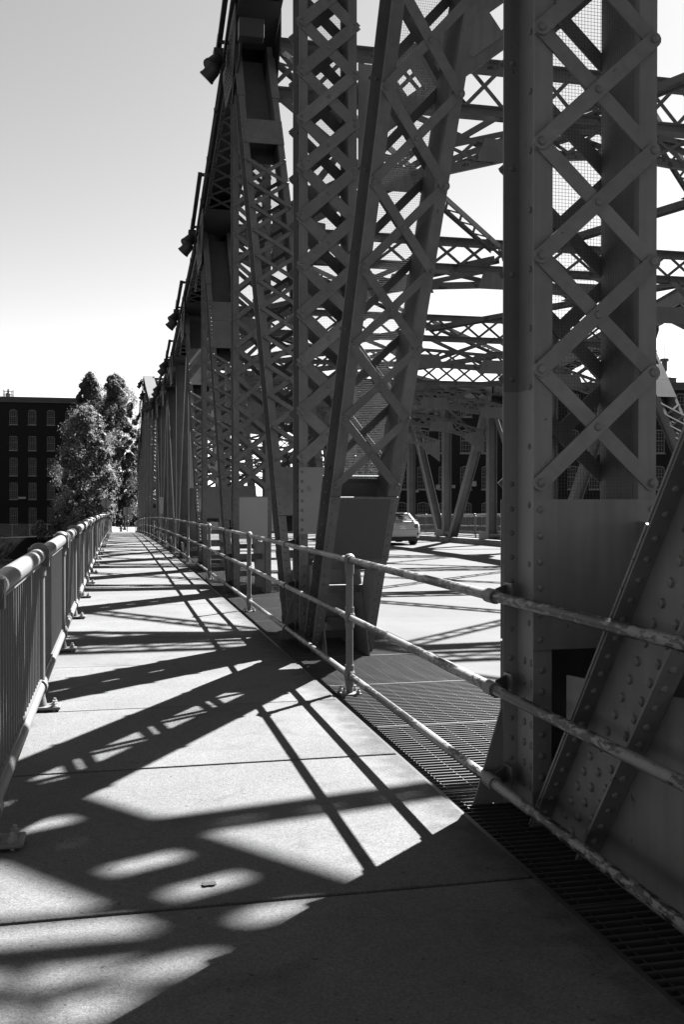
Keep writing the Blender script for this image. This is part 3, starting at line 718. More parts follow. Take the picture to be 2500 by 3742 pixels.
def pipe_railing(X, ya, n, tx, full, label):
    """three pipes; posts half way between the truss posts, brackets at the truss posts (tx = flange they fix to)"""
    t = empty('pipe_railing', (X, ya, 0), label, 'railing'); S = P; sg = 1 if tx > X else -1
    H = (1.07, .60, .125)
    for k in range(n):
        yv = VY(1)+P*(k-1)+.06; yp = yv+P/2; yn = yv+P
        for hi, h in enumerate(H):
            for (a, c) in ((yv, yp), (yp, yn)):
                b = MB(); b.tube((X, a, ZD(a)+h), (X, c, ZD(c)+h), .0265, 14 if full else 8); b.build('rail_pipe', 'pipe', t, smooth=True)
        z = ZD(yp)
        b = MB(); b.tube((X, yp, z-.035), (X, yp, z+1.05), .030, 14); p = b.build('rail_post', 'pipe_post', t, smooth=True)
        b = MB(); b.ball((X, yp, z+H[0]+.004), .050, 14, 8); b.tube((X, yp, z+.96), (X, yp, z+1.05), .038, 14); b.tube((X, yp-.065, z+H[0]), (X, yp+.065, z+H[0]), .037, 14)
        b.build('ball_fitting', 'pipe_post', p, smooth=True)
        for h in H[1:]:
            b = MB(); b.ball((X, yp, z+h), .048, 14, 8, 1.35); b.tube((X, yp, z+h-.085), (X, yp, z+h+.085), .037, 14); b.tube((X, yp-.062, z+h), (X, yp+.062, z+h), .036, 14)
            b.build('cross_fitting', 'pipe_post', p, smooth=True)
        b = MB(); b.bb(X-.085, X+.085, yp-.085, yp+.085, z-.032, z-.016); b.build('base_plate', 'pipe_post', p)
        for ex in (-.06, .06):
            for ey in (-.06, .06):
                b = MB(); b.tube((X+ex, yp+ey, z-.016), (X+ex, yp+ey, z+.008), .019, 6); b.tube((X+ex, yp+ey, z+.008), (X+ex, yp+ey, z+.028), .010, 8); b.build('anchor_bolt', 'bolt', p)
        z = ZD(yv)
        for h in H:
            b = MB(); b.tube((X, yv-.055, z+h), (X, yv+.055, z+h), .037, 14); c = b.build('pipe_coupling', 'pipe_post', t, smooth=True)
            b = MB(); b.poly([Vector((X+sg*.03, yv+.02, z+h+.035)), Vector((X+sg*.03, yv+.02, z+h-.03)), Vector((tx, yv+.10, z+h-.035)), Vector((tx, yv+.10, z+h+.05))], (0, .008, 0))
            b.bb(min(tx, tx-sg*.01), max(tx, tx-sg*.01), yv+.02, yv+.16, z+h-.05, z+h+.06)
            b.build('bracket', 'pipe_post', c)
        b = MB(); b.poly([Vector((tx, yv+.14, z+.52)), Vector((tx-sg*.17, yv+.14, z-.03)), Vector((tx, yv+.14, z-.03))], (0, .012, 0)); b.build('knee_plate', 'steel', t)
    return t
pipe_railing(1.86, 0, 17, 1.985, True, 'flaking three pipe railing with ball fittings between the walkway and the near truss')
pipe_railing(17.14, 0, 14, 17.02, False, 'far three pipe railing beside the far truss across the road')

# ------------------------------------------------------------------ floodlights, boxes, conduits on the near truss
def floodlight(i, n, lab):
    x = 1.77
    def hc(yy):
        k = (yy-VY(1))/P+1; k0 = math.floor(k); f = k-k0; return (top(k0, x).z*(1-f)+top(k0+1, x).z*f)
    yb = VY(i)+.25; y = yb+1.0; h = hc(yb)+.85
    t = empty('floodlight', (x, yb, hc(yb)), lab, 'floodlight', 'floodlights along the top chord of the near truss')
    a, c = Vector((x, yb-2.3, hc(yb-2.3)+.12)), Vector((x, yb, hc(yb)+.05))
    b = MB(); b.beam(a, c, .085, .085); b.build('lamp_arm', 'black', t)
    b = MB(); b.beam(a+Vector((0, .05, 0)), a+Vector((.24, .05, 0)), .06, .06); b.beam(c+Vector((0, -.25, .0)), c+Vector((.24, -.25, .0)), .05, .05)
    b.build('lamp_bracket', 'black', t)
    b = MB(); b.bb(x-.09, x+.11, y-1.08, y-.86, h-1.12, h-.82); b.build('ballast_box', 'black', t)
    for k in range(n):
        cc = Vector((x-.10-.07*k, y-1.05-.05*k, h-1.10-.21*k)); d = Vector((-.55, -.25+.5*k, -.6)).normalized()
        b = MB(); b.tube(cc-d*.10, cc+d*.06, .125, 16, .135); b.ball(cc-d*.09, .124, 16, 8); b.tube(cc+d*.06, cc+d*.10, .145, 16)
        hd = b.build('lamp_head', 'black', t, smooth=True)
        b = MB(); b.tube(cc+d*.098, cc+d*.106, .125, 14); b.build('lamp_glass', 'lamp', hd)
    b = MB(); p = [c+Vector((.0, .1, .3)), c+Vector((-.03, .16, .05)), c+Vector((.06, .2, -.2))]
    for q, r in zip(p[:-1], p[1:]): b.tube(q, r, .012, 6)
    b.build('lamp_cable', 'black', t)
for i, n, l in ((3, 2, 'black pair of floodlights high on the nearest lattice peak'), (4, 2, 'black floodlights below the second chord joint'),
                (5, 2, 'black floodlights on an arm at the third chord joint'), (6, 2, 'black floodlights where the smooth posts begin'), (7, 2, 'black floodlights at the low middle of the chord'),
                (8, 2, 'black floodlights just past the low middle of the chord'), (9, 2, 'black floodlights at the foot of the rising far chord'), (10, 2, 'black floodlights halfway up the rising far chord'),
                (11, 2, 'black floodlights near the far chord peak'), (12, 2, 'black floodlights at the far chord peak'), (13, 2, 'black floodlights beyond the far peak beside the trees'), (14, 2, 'lowest small floodlights at the far end of the truss')):
    floodlight(i, n, l)
cd = MB()
for i in range(2, 15):
    A, B = top(i, 1.84)-Vector((0, 0, .22)), top(i+1, 1.84)-Vector((0, 0, .22)); cd.tube(A, B, .028, 8)
    for f in (.25, .5, .75): c = A.lerp(B, f); cd.bb(c.x-.03, c.x+.05, c.y-.03, c.y+.03, c.z-.05, c.z+.06)
o = cd.build('conduit', 'black'); tag(o, 'black cable conduit clipped along the near top chord', 'conduit')
for i, dy in ((3, -1.4), (4, .6), (5, .5)):
    c = top(i, 2.0)+Vector((.12, dy, -.42)); b = MB(); b.bb(c.x-.2, c.x+.2, c.y-.12, c.y+.12, c.z-.15, c.z+.15); o = b.build('junction_box', 'black', bevel=.01)
    tag(o, {3: 'grey junction box under the chord above the first long diagonal', 4: 'junction box under the second chord joint', 5: 'junction box under the third chord joint'}[i], 'junction box', 'junction boxes under the chord')
    b = MB(); pts = [c+Vector((-.15, .1, -.1)), c+Vector((-.12, .5, -.25)), c+Vector((-.18, .8, -.55)), c+Vector((-.16, 1.2, -.7))]
    for p, q in zip(pts[:-1], pts[1:]): b.tube(p, q, .022, 8)
    q = b.build('cable_loop', 'black', o)
b = MB(); y = 29.7; z = ZD(y); b.bb(2.10, 2.62, y-.34, y-.12, z+2.02, z+3.7); o = b.build('utility_box', 'box', bevel=.03)
tag(o, 'tall pale utility box on the first smooth post behind the railing', 'utility box')
b = MB(); b.bb(2.26, 2.60, y-.33, y-.13, z+1.05, z+2.0); q = b.build('meter_box', 'light_patch', o, bevel=.02)
b = MB(); b.bb(2.35, 2.52, y-.337, y-.331, z+1.75, z+1.86); b.build('dark_label', 'black', o)
b = MB(); b.tube((2.5, y-.345, z+2.3), (2.5, y-.345, z+2.5), .015, 8); b.build('box_handle', 'post', o)
b = MB(); y = 48.9; z = ZD(y); b.bb(2.0, 2.42, y-.35, y-.22, z+1.25, z+2.05); o = b.build('utility_box', 'box', bevel=.01)
tag(o, 'small white utility box farther along the smooth posts', 'utility box')

# faint chalked letter on a batten of the nearest wide-laced post
def text_mesh(name, body, size, m, center=False):
    cu = bpy.data.curves.new(name, 'FONT'); cu.body = body; cu.size = size; cu.extrude = .0006; cu.resolution_u = 3
    if center: cu.align_x = 'CENTER'
    tmp = bpy.data.objects.new(name, cu); col.objects.link(tmp); bpy.context.view_layer.update()
    me = bpy.data.meshes.new_from_object(tmp.evaluated_get(bpy.context.evaluated_depsgraph_get())); bpy.data.objects.remove(tmp)
    me.materials.clear(); me.materials.append(M[m]); return bpy.data.objects.new(name, me)
o = text_mesh('chalk_letter', 'R', .085, 'chalk'); col.objects.link(o); o.location = (2.06, VY(2)-.2215, 1.66); o.rotation_euler = (R(90), 0, 0)
tag(o, 'faint chalked letter on the batten plate of the wide laced post', 'chalk mark')

# ------------------------------------------------------------------ the car
def make_car(loc, rz):
    t = empty('parked_car', (0, 0, 0), 'white sedan with a rear spoiler driving away past the far truss', 'car'); t.name = 'white_car'; ORG[t.name] = Vector((0, 0, 0))
    # stations along the length: y, half width, sill z, shoulder z, deck z, crown
    st = [(0.00, .66, .42, .70, .78), (.05, .78, .34, .78, 1.00), (.16, .84, .27, .88, 1.065), (.50, .87, .22, .90, 1.08), (.90, .88, .20, .90, 1.02), (1.6, .88, .19, .89, .98), (2.6, .88, .19, .88, .96),
          (3.2, .88, .20, .86, .95), (3.8, .86, .22, .78, .90), (4.25, .80, .26, .66, .76), (4.50, .62, .34, .52, .60)]
    b = MB(); ring = 12
    for (y, w, zs_, zh, zd) in st:
        pts = [(-w*.80, zs_), (-w*.97, zs_+.08), (-w, (zs_+zh)/2), (-w*.985, zh), (-w*.90, zd-.03), (-w*.60, zd), (w*.60, zd), (w*.90, zd-.03), (w*.985, zh), (w, (zs_+zh)/2), (w*.97, zs_+.08), (w*.80, zs_)]
        b.v += [(x, y, z) for x, z in pts]
    for k in range(len(st)-1):
        i = k*ring
        for a in range(ring):
            c = (a+1) % ring; b.f.append((i+a, i+c, i+ring+c, i+ring+a))
    b.f.append(tuple(range(ring-1, -1, -1))); e = (len(st)-1)*ring; b.f.append(tuple(range(e, e+ring)))
    b.build('body', 'carpaint', t, smooth=True)
    # cabin: roof with glass below
    cab = [(.52, .60, 1.07, 1.075), (.80, .61, 1.05, 1.22), (1.25, .60, 1.0, 1.425), (1.8, .60, 1.0, 1.46), (2.4, .59, 1.0, 1.44), (2.85, .58, .98, 1.32), (3.45, .62, .95, .96)]
    g = MB()
    for (y, w, z0, z1) in cab: g.v += [(-.80, y, z0-.03), (-w, y, z1), (w, y, z1), (.80, y, z0-.03)]
    for k in range(len(cab)-1):
        i = 4*k
        for a in range(4): c = (a+1) % 4; g.f.append((i+a, i+c, i+4+c, i+4+a))
    g.f.append((3, 2, 1, 0)); e = 4*(len(cab)-1); g.f.append((e, e+1, e+2, e+3))
    g.build('window_glass', 'carglass', t, smooth=True)
    rf = MB()
    for (y, w, z1) in ((1.16, .61, 1.405), (1.3, .61, 1.448), (1.8, .61, 1.475), (2.4, .60, 1.455), (2.6, .59, 1.41)): rf.v += [(-w, y, z1-.03), (-w*.85, y, z1), (w*.85, y, z1), (w, y, z1-.03)]
    for k in range(4):
        i = 4*k
        for a in range(3): rf.f.append((i+a, i+a+1, i+5+a, i+4+a))
    rf.build('roof', 'carpaint', t, smooth=True)
    pl = MB()
    for s in (-1, 1):
        pl.beam((s*.70, .50, 1.07), (s*.59, 1.25, 1.425), .09, .03, side=Vector((1, 0, 0))); pl.beam((s*.585, 1.2, 1.43), (s*.575, 2.7, 1.40), .05, .04); pl.beam((s*.62, 3.4, .97), (s*.57, 2.65, 1.40), .06, .03)
        pl.beam((s*.79, 2.0, .98), (s*.605, 2.0, 1.44), .03, .09, side=Vector((1, 0, 0)))
    pl.build('roof_pillar', 'carpaint', t)
    sp = MB(); sp.box((0, .10, 1.135), 1.34, .20, .025); sp.box((-.5, .12, 1.095), .06, .12, .07); sp.box((.5, .12, 1.095), .06, .12, .07); sp.build('spoiler', 'carpaint', t, bevel=.008)
    for s in (-1, 1):
        q = MB(); q.poly([Vector((s*.52, -.012, .86)), Vector((s*.60, -.005, .76)), Vector((s*.78, .05, .77)), Vector((s*.835, .16, .86)), Vector((s*.83, .22, .955)), Vector((s*.72, .05, .965))], (0, .06, 0)); l = q.build('tail_light', 'taillight', t)
        q = MB(); q.tube((s*.66, -.02, .87), (s*.66, .02, .87), .055, 14); q.build('lamp_lens', 'lamp', l)
        q = MB(); q.tube((s*.72, -.004, .50), (s*.72, .05, .50), .05, 12); q.build('reflector', 'blacktrim', t)
    q = MB(); q.box((0, .005, .30), 1.30, .10, .15); q.build('rear_valance', 'blacktrim', t)
    q = MB(); q.box((0, -.008, .93), .62, .02, .035); q.build('trunk_garnish', 'carpaint', t)
    q = MB(); q.box((0, .00, .70), 1.46, .012, .010); q.build('bumper_gap', 'blacktrim', t)
    q = MB(); q.box((0, -.012, .80), .31, .014, .155); p = q.build('licence_plate', 'plate', t)
    o = text_mesh('plate_text', 'IJW 579', .095, 'blacktrim', True); col.objects.link(o); o.parent = p; o.location = Vector((0, -.022, .77))-ORG[p.name]; o.rotation_euler = (R(90), 0, 0)
    em = bpy.data.meshes.new('emblem'); bm = bmesh.new()
    for (rx, rz_, oz) in ((.075, .050, 0), (.028, .046, 0), (.048, .020, .024)):
        N = 24; vs = []
        for k in range(N):
            a = 2*math.pi*k/N
            vs.append([bm.verts.new((rx*f*math.cos(a), d, oz+rz_*f*math.sin(a))) for f, d in ((1.0, 0), (.80, 0), (.80, -.008), (1.0, -.008))])
        for k in range(N):
            n = (k+1) % N
            for q_ in range(4): bm.faces.new((vs[k][q_], vs[k][(q_+1) % 4], vs[n][(q_+1) % 4], vs[n][q_]))
    bm.to_mesh(em); bm.free(); em.materials.append(M['chrome']); place('emblem', em, t, (0, -.006, 1.0))
    for s in (-1, 1):
        for y in (.98, 3.58):
            q = MB(); q.tube((s*.64, y, .315), (s*.865, y, .315), .315, 22); w = q.build('wheel', 'tyre', t)
            q = MB(); q.tube((s*.86, y, .315), (s*.875, y, .315), .20, 16); q.build('rim', 'signback', w)
            q = MB(); q.tube((s*.60, y, .36), (s*.884, y, .36), .37, 20); q.build('wheel_arch', 'blacktrim', t)
        q = MB(); q.box((s*.93, 2.75, 1.0), .16, .10, .12); q.build('door_mirror', 'carpaint', t, bevel=.02)
    q = MB(); q.bb(-.8, .8, .3, 4.2, .17, .30); q.build('underbody', 'blacktrim', t)
    t.location = loc; t.rotation_euler = (0, 0, rz)
cy = 43.2; make_car((12.60, cy, ZD(cy)-.20), R(-1.5))

# ------------------------------------------------------------------ brick mills
def mill_window(t, m4, x, z0, w, h, arched, cols, rows, sash_open=0.0):
    """m4 maps local (x along wall, y outwards, z) into the world origin frame used by MB"""
    def W(x_, y_, z_): return m4 @ Vector((x_, y_, z_))
    ax = (m4.to_3x3() @ Vector((1, 0, 0)), m4.to_3x3() @ Vector((0, 1, 0)), Vector((0, 0, 1)))
    def bx(b, xa, xb, ya, yb, za, zb): b.box(W((xa+xb)/2, (ya+yb)/2, (za+zb)/2), xb-xa, yb-ya, zb-za, ax)
    rise = .16 if arched else 0
    def head(f): return z0+h-rise*(2*f-1)**2 if arched else z0+h
    b = MB(); prof = [(x-w/2, z0), (x+w/2, z0)]+[(x-w/2+w*f, head(f)) for f in (1, .8, .6, .4, .2, 0)]
    b.poly([W(px, .10, pz) for px, pz in prof], ax[1]*.02); p = b.build('window', 'pane', t)
    f = MB(); fw = .075
    bx(f, x-w/2, x-w/2+fw, .10, .20, z0, head(0)); bx(f, x+w/2-fw, x+w/2, .10, .20, z0, head(1)); bx(f, x-w/2+fw, x+w/2-fw, .10, .20, z0, z0+.09)
    for k in range(6):
        fa, fb = k/6, (k+1)/6; bx(f, x-w/2+w*fa, x-w/2+w*fb, .10, .20, min(head(fa), head(fb))-.10, min(head(fa), head(fb)))
    zm = z0+h*.52; bx(f, x-w/2+fw, x+w/2-fw, .10, .185, zm-.035, zm+.035)
    f.build('window_frame', 'trim', p)
    g = MB()
    for k in range(1, cols): xx = x-w/2+w*k/cols; bx(g, xx-.014, xx+.014, .118, .15, z0+.09, z0+h-rise-.05)
    for k in range(1, rows):
        zz = z0+h*k/rows
        if abs(zz-zm) > .1: bx(g, x-w/2+fw, x+w/2-fw, .118, .148, zz-.014, zz+.014)
    g.build('glazing_bars', 'trim', p)
    s = MB(); bx(s, x-w/2-.08, x+w/2+.08, .10, .36, z0-.13, z0-.002); s.build('sill', 'trim', p)
    if not arched:
        s = MB(); bx(s, x-w/2-.14, x+w/2+.14, .2, .27, z0+h+.003, z0+h+.20); s.build('lintel', 'brick', p)
def mill(name_label, origin, rz, x0, x1, zg, zr, xs, rows, w, depth, arch_rows, ncols, nrows):
    t = empty('brick_mill', origin, name_label, 'mill building')
    m4 = Matrix.Translation(Vector(origin)) @ Matrix.Rotation(rz, 4, 'Z') @ Matrix.Scale(-1, 4, (0, 1, 0))
    # local y points out of the facade towards the bridge
    ax = (m4.to_3x3() @ Vector((1, 0, 0)), m4.to_3x3() @ Vector((0, 1, 0)), Vector((0, 0, 1)))
    def bx(b, xa, xb, ya, yb, za, zb): b.box(m4 @ Vector(((xa+xb)/2, (ya+yb)/2, (za+zb)/2)), xb-xa, yb-ya, zb-za, ax)
    b = MB(); bx(b, x0, x1, -depth, 0, zg, zr)
    zc = zg                                        # outer brick skin with real openings
    for (z0, h) in sorted(rows):
        bx(b, x0, x1, .001, .25, zc, z0); 
        e = sorted(xs); xa = x0
        for xx in e: bx(b, xa, xx-w/2, .001, .25, z0, z0+h); xa = xx+w/2
        bx(b, xa, x1, .001, .25, z0, z0+h); zc = z0+h
    bx(b, x0, x1, .001, .25, zc, zr)
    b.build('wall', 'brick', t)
    b = MB()
    for k, (o_, za, zb) in enumerate(((.50, -.22, 0), (.40, -.42, -.225), (.30, -.75, -.425))): bx(b, x0-.2, x1+.2, .252, .25+o_, zr+za, zr+zb)
    bx(b, x0-.3, x1+.3, -depth, .8, zr+.003, zr+.12); b.build('cornice', 'cornice', t)
    for r, (z0, h) in enumerate(rows):
        for xx in xs: mill_window(t, m4, xx, z0, w, h, r in arch_rows, ncols, nrows)
    return t, m4, bx
YB = 172.0
rowsL = [(14.2, 2.5), (9.96, 2.35), (5.78, 2.95), (1.9, 2.75), (-2.25, 2.75)]
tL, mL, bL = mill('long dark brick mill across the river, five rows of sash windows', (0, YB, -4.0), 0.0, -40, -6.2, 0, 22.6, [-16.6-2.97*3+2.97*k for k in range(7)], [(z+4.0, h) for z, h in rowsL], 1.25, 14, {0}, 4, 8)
# small roof lantern with its scaffold on the left mill
t = empty('roof_tank', (-17.6, YB+2, 18.72), 'small round tank with a flared cap inside scaffolding on the mill roof', 'roof tank')
tx, ty, tz = -17.6, YB+2, 18.72
b = MB(); b.tube((tx, ty, tz), (tx, ty, tz+.78), .40, 16); b.build('tank', 'trim', t)
b = MB(); b.tube((tx, ty, tz+.78), (tx, ty, tz+.92), .42, 16, .2); b.tube((tx, ty, tz+.92), (tx, ty, tz+1.15), .17, 12); b.tube((tx, ty, tz+1.15), (tx, ty, tz+1.2), .40, 16, .36); b.tube((tx, ty, tz+1.2), (tx, ty, tz+1.55), .17, 12, .14); b.build('tank_cap', 'signback', t)
for dx in (-.78, -.56, .56, .78):
    for dy in (-.5, .5):
        b = MB(); b.tube((tx+dx, ty+dy, tz), (tx+dx, ty+dy, tz+(1.45 if abs(dx) > .7 else 1.2)), .035, 6); b.build('scaffold_pole', 'post', t)
b = MB()
for z in (.55, 1.15):
    for dy in (-.5, .5): b.tube((tx-.78, ty+dy, tz+z), (tx+.78, ty+dy, tz+z), .028, 6)
b.build('scaffold_rail', 'post', t)
b = MB(); b.bb(-14.25, -13.0, YB-.75, YB-.26, 1.95, 2.3); o = b.build('wall_lamp', 'box'); tag(o, 'small bright lamp box on the mill wall between window columns', 'wall lamp'); o.location.x -= 1.6

zz = 116.0; th = R(12.76)
og = (zz*math.sin(th), zz*math.cos(th), -1.7); K = zz/3638
xsR = [(px-1250)*K for px in range(1390, 2700, 1) if False]
xsR = [(1546+78.3*k-1250)*K for k in range(-2, 14)]
rowsR = [(2.95+4.21*k+1.7, 2.74) for k in (2, 1, 0, -1)]; rowsR[3] = (-1.26+1.7, 2.74)
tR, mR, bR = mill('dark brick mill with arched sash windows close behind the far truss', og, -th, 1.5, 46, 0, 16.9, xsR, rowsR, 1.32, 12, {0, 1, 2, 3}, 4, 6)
b = MB(); c = mR @ Vector(((2469-1250)*K, -4, 16.9)); b.bb(c.x-1.0, c.x+1.0, c.y-1.0, c.y+1.0, c.z-1, c.z+1.1); b.tube((c.x, c.y, c.z+1.1), (c.x, c.y, c.z+2.0), 1.5, 12, .35); b.tube((c.x, c.y, c.z+2.0), (c.x, c.y, c.z+3.2), .32, 12); b.tube((c.x, c.y, c.z+3.2), (c.x, c.y, c.z+3.5), .5, 12); b.tube((c.x, c.y, c.z+3.5), (c.x, c.y, c.z+5.0), .03, 6)
b.build('cupola', 'cornice', tR)
for (px, py, w_, h_, lab_) in ((1600, 1780, .45, .55, 'pale lamp box on the brick wall, seen inside the V of the far truss braces'), (1657, 1778, .35, .35, 'small square lamp box on the brick wall, right of the middle far post'),
        (1732, 1768, .5, .6, 'largest lamp box on the brick wall, behind the right leaning far brace'), (1524, 1795, .3, .3, 'smallest lamp box on the brick wall, low beside the left far post')):
    b = MB(); x_ = (px-1250)*K; z_ = 1.55+(1832-py)*K+1.7; bR(b, x_-w_/2, x_+w_/2, .252, .55, z_-h_/2, z_+h_/2); o = b.build('wall_lamp', 'box'); tag(o, lab_, 'wall lamp', 'lamp boxes on the near brick mill')

# ------------------------------------------------------------------ fence, trees, signs, hydrant beyond the bridge
t = empty('chain_link_fence', (-14, 161, -3.9), 'dark chain link fence at the foot of the far mill', 'fence')
for k in range(12):
    b = MB(); x = -34+2.6*k; b.tube((x, 161, -4.2), (x, 161, -1.9), .05, 6); b.build('fence_post', 'post', t)
b = MB(); x = -34.0
while x < -5:
    for s in (-1, 1): b.beam((x, 161, -4.0), (x+s*2.0, 161, -2.0), .02, .02)
    x += .28
b.tube((-34, 161, -1.95), (-5, 161, -1.95), .035, 6); b.build('fence_mesh', 'post', t, kind='stuff')

def tree(name, label, cat, x, y, zg, h, prof, m, nlobe, nleaf, leaf, seed, trunk_r=.25, group=None, low=.06, lobe=1.0):
    """trunk and limbs; the crown is many drooping leaf lobes with gaps between them"""
    rr = random.Random(seed); t = empty(name, (x, y, zg), label, cat, group)
    b = MB(); pts = [Vector((x, y, zg-.3)), Vector((x+.1, y, zg+h*.25)), Vector((x-.1, y+.1, zg+h*.55)), Vector((x, y, zg+h*.92))]
    for k in range(3): b.tube(pts[k], pts[k+1], trunk_r*(1-.3*k), 8, trunk_r*(1-.3*(k+1)))
    lobes = []
    for k in range(nlobe):
        f = low+(1-low)*((k+.5)/nlobe)**.85; r = prof(f); a = k*2.39996+rr.uniform(-.5, .5); q = rr.uniform(.45, 1.0)
        r *= .85+.35*mnoise.noise((math.cos(a)*1.5+seed, math.sin(a)*1.5, f*h*.3))
        lobes.append((Vector((x+math.cos(a)*r*q, y+math.sin(a)*r*q, zg+f*h)), lobe*rr.uniform(.55, 1.15)*(1-.45*f)))
    for c, R_ in lobes[::2]:
        f = max(.1, (c.z-zg)/h-.14); b.tube((x, y, zg+f*h), c, trunk_r*.25*(1.15-f), 5, .02)
    b.build('trunk', 'bark', t)
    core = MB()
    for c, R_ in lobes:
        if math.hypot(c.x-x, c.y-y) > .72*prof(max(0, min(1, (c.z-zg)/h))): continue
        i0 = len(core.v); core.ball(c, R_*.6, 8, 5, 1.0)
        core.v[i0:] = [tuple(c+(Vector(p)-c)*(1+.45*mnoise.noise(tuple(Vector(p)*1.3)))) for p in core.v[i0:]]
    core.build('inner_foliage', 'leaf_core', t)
    g = MB(); ctr = Vector((x, y, 0))
    for c, R_ in lobes:
        out = Vector((c.x-x, c.y-y, 0)); out = out.normalized() if out.length > .05 else Vector((0, 0, 1))
        n = int(nleaf*(R_/lobe)**2)+4
        for j in range(n):
            d = Vector((rr.gauss(0, 1), rr.gauss(0, 1), rr.gauss(0, 1))).normalized()
            rad = R_*(.25+.85*rr.random()**.8)*(1+.55*mnoise.noise(tuple(c+d*2.2)))
            if rr.random() < .06: rad *= 1.25
            p = c+Vector((d.x, d.y, d.z*.9))*rad; p.z -= .3*R_*max(0, d.x*out.x+d.y*out.y)
            nrm = (d*.9+out*.25+Vector((rr.gauss(0, 1), rr.gauss(0, 1), rr.gauss(0, 1)))*.42).normalized()
            e = nrm.cross(Vector((rr.random()-.5, rr.random()-.5, rr.random()-.5))).normalized(); f2 = nrm.cross(e); s = leaf*rr.uniform(.5, 1.1)
            i = len(g.v); g.v += [tuple(p-e*s*.5), tuple(p+f2*s*.30), tuple(p+e*s*.5), tuple(p-f2*s*.30)]; g.f.append((i, i+1, i+2, i+3))
    me = bpy.data.meshes.new('crown'); me.from_pydata([(vx-x, vy-y, vz-zg) for vx, vy, vz in g.v], [], g.f); me.materials.append(M[m]); place('crown', me, t, (x, y, zg))
    return t
def cone(R_, p=.8): return lambda f: R_*min(1, (1-f)**p*1.5)*(.75+.25*min(1, f*6))
def oval(R_): return lambda f: R_*max(.05, math.sin(math.pi*min(.97, .18+.80*f)))**.62
G1 = 'trees at the far end of the bridge'
tree('leafy_tree', 'tall dark tree behind, its pointed top the left peak', 'tree', -4.0, 161, -3.0, 24.4, cone(4.8, .52), 'leaf_dark', 240, 330, .27, 3, .4, G1, lobe=1.75)
tree('leafy_tree', 'tall tree beside the far truss, its top the right peak', 'tree', -.1, 164, -2.3, 24.0, cone(5.0, .5), 'leaf_shrub', 280, 340, .27, 5, .4, G1, .02, lobe=1.75)
tree('leafy_tree', 'broad pale leaved tree standing in front of the two tall trees', 'tree', -4.2, 146, -3.4, 18.2, oval(5.5), 'leaf_pale', 260, 320, .25, 9, .35, G1, .02, 1.6)
tree('leafy_tree', 'dark low tree closing the street at the end of the walkway', 'tree', 4.2, 172, -2.5, 15.0, oval(4.0), 'leaf_dark', 60, 150, .5, 13, .3, G1, .02, 1.6)
tree('conical_shrub', 'pale conical shrub beside the chain link fence', 'shrub', -8.5, 157, -4.0, 6.4, cone(1.4, .8), 'leaf_shrub', 44, 110, .26, 21, .1, None, .02, .75)
tree('spreading_bush', 'wide low bush below the conical shrub', 'bush', -7.9, 155, -4.1, 3.4, oval(2.2), 'leaf_shrub', 30, 110, .26, 22, .08, None, .02, .8)
tree('small_bush', 'small spiky bush against the fence, left of the conical shrub', 'bush', -11.2, 156, -4.0, 2.7, oval(1.4), 'leaf_pale', 18, 90, .25, 23, .06, None, .02, .65)
tree('end_bush', 'dark bush growing over the far end of the river railing', 'bush', -1.6, 109.5, -2.6, 2.7, oval(.9), 'leaf_dark', 16, 90, .14, 24, .05, None, .05, .5)
for k in range(5):
    tree('clipped_hedge', ['dark clipped hedge behind the street sign', 'dark hedge clump right behind the first hedge', 'dark hedge clump in the middle of the street end', 'dark hedge clump nearer the far truss at the street end', 'rightmost dark hedge clump closing the street end'][k], 'hedge', 1.0+2.2*k, 158, ZD(158)-.1, 2.2, lambda f: 1.4, 'leaf_dark', 14, 80, .3, 40+k, .06, 'hedge at the end of the street', .05, .8)

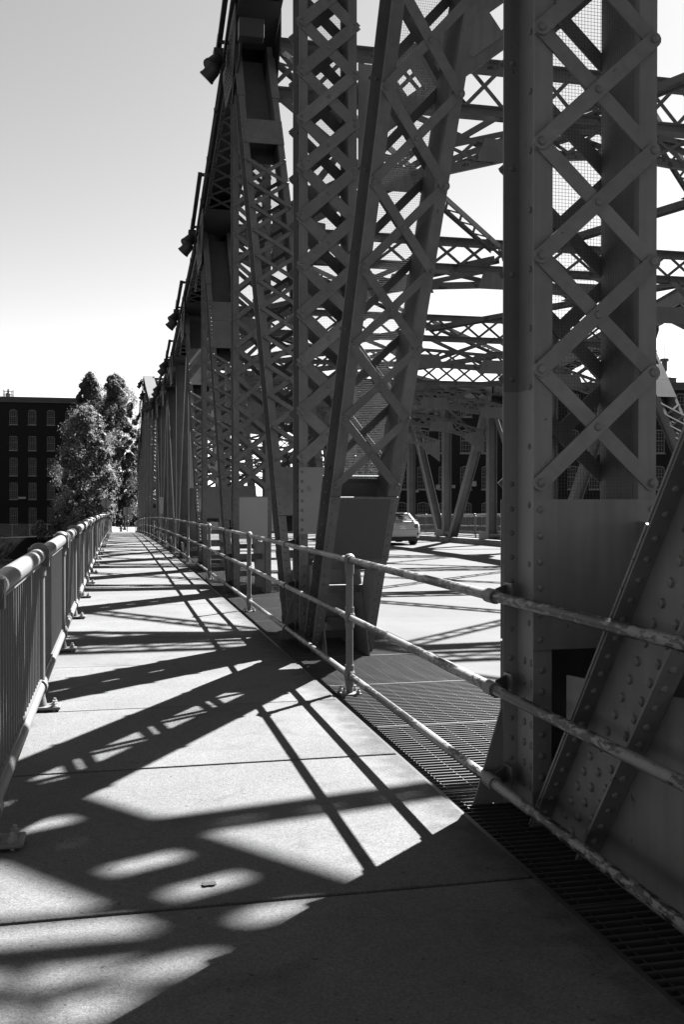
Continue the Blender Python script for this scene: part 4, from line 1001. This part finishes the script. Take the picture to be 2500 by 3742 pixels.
t = empty('warning_sign', (-1.2, 116, -2.2), 'back of a diamond shaped warning sign above the far railing end', 'road sign')
b = MB(); y = 116; c = Vector((-1.2, y, 1.35)); b.poly([c+Vector((0, 0, .70)), c+Vector((.70, 0, 0)), c+Vector((0, 0, -.70)), c+Vector((-.70, 0, 0))], (0, .01, 0)); b.build('sign_panel', 'signback', t)
b = MB(); b.bb(-1.24, -1.16, y-.06, y-.01, -2.6, 1.95); b.build('sign_post', 'post', t)
t = empty('street_sign', (1.15, 117, -2.2), 'back of two stacked rectangular signs on a post beside the walkway end', 'road sign')
b = MB(); b.bb(.72, 1.58, 117.02, 117.03, -.06, .90); b.build('sign_panel', 'signback', t)
b = MB(); b.bb(.95, 1.4, 117.02, 117.03, -.62, -.10); b.build('lower_panel', 'signback', t)
b = MB(); b.bb(1.11, 1.19, 116.95, 117.01, -2.2, .95); b.build('sign_post', 'post', t)
t = empty('fire_hydrant', (.45, 118, ZD(118)), 'small dark fire hydrant on the pavement past the bridge', 'hydrant')
z = ZD(118); b = MB(); b.tube((.45, 118, z), (.45, 118, z+.06), .17, 12); b.tube((.45, 118, z+.06), (.45, 118, z+.55), .115, 12, .105); b.tube((.45, 118, z+.55), (.45, 118, z+.59), .15, 12); b.ball((.45, 118, z+.60), .125, 12, 6); b.tube((.45, 118, z+.70), (.45, 118, z+.78), .035, 6); b.build('barrel', 'black', t, smooth=True)
b = MB(); b.tube((.25, 118, z+.40), (.65, 118, z+.40), .055, 8); b.tube((.45, 117.78, z+.36), (.45, 118, z+.36), .075, 10); b.build('outlet_cap', 'black', t)
t = empty('street_bollard', (.9, 128, ZD(128)), 'dark trunk like post on the pavement behind the hydrant', 'post'); z = ZD(128)
b = MB(); b.tube((.95, 128, z), (.95, 128, z+1.3), .12, 8); b.tube((.95, 128, z), (.95, 128, z+.2), .26, 8, .2); b.build('post_shaft', 'black', t)

# a dead leaf lying on the walkway
b = MB(); b.poly([Vector((.36+r_*math.cos(a), 4.03+r_*.7*math.sin(a), .003)) for a, r_ in [(2*math.pi*q/12, .034*(1 if q % 3 else .72)) for q in range(12)]], (0, 0, .003))
o = b.build('fallen_leaf', 'black'); tag(o, 'small dark fallen leaf on the sunlit foreground concrete', 'leaf')
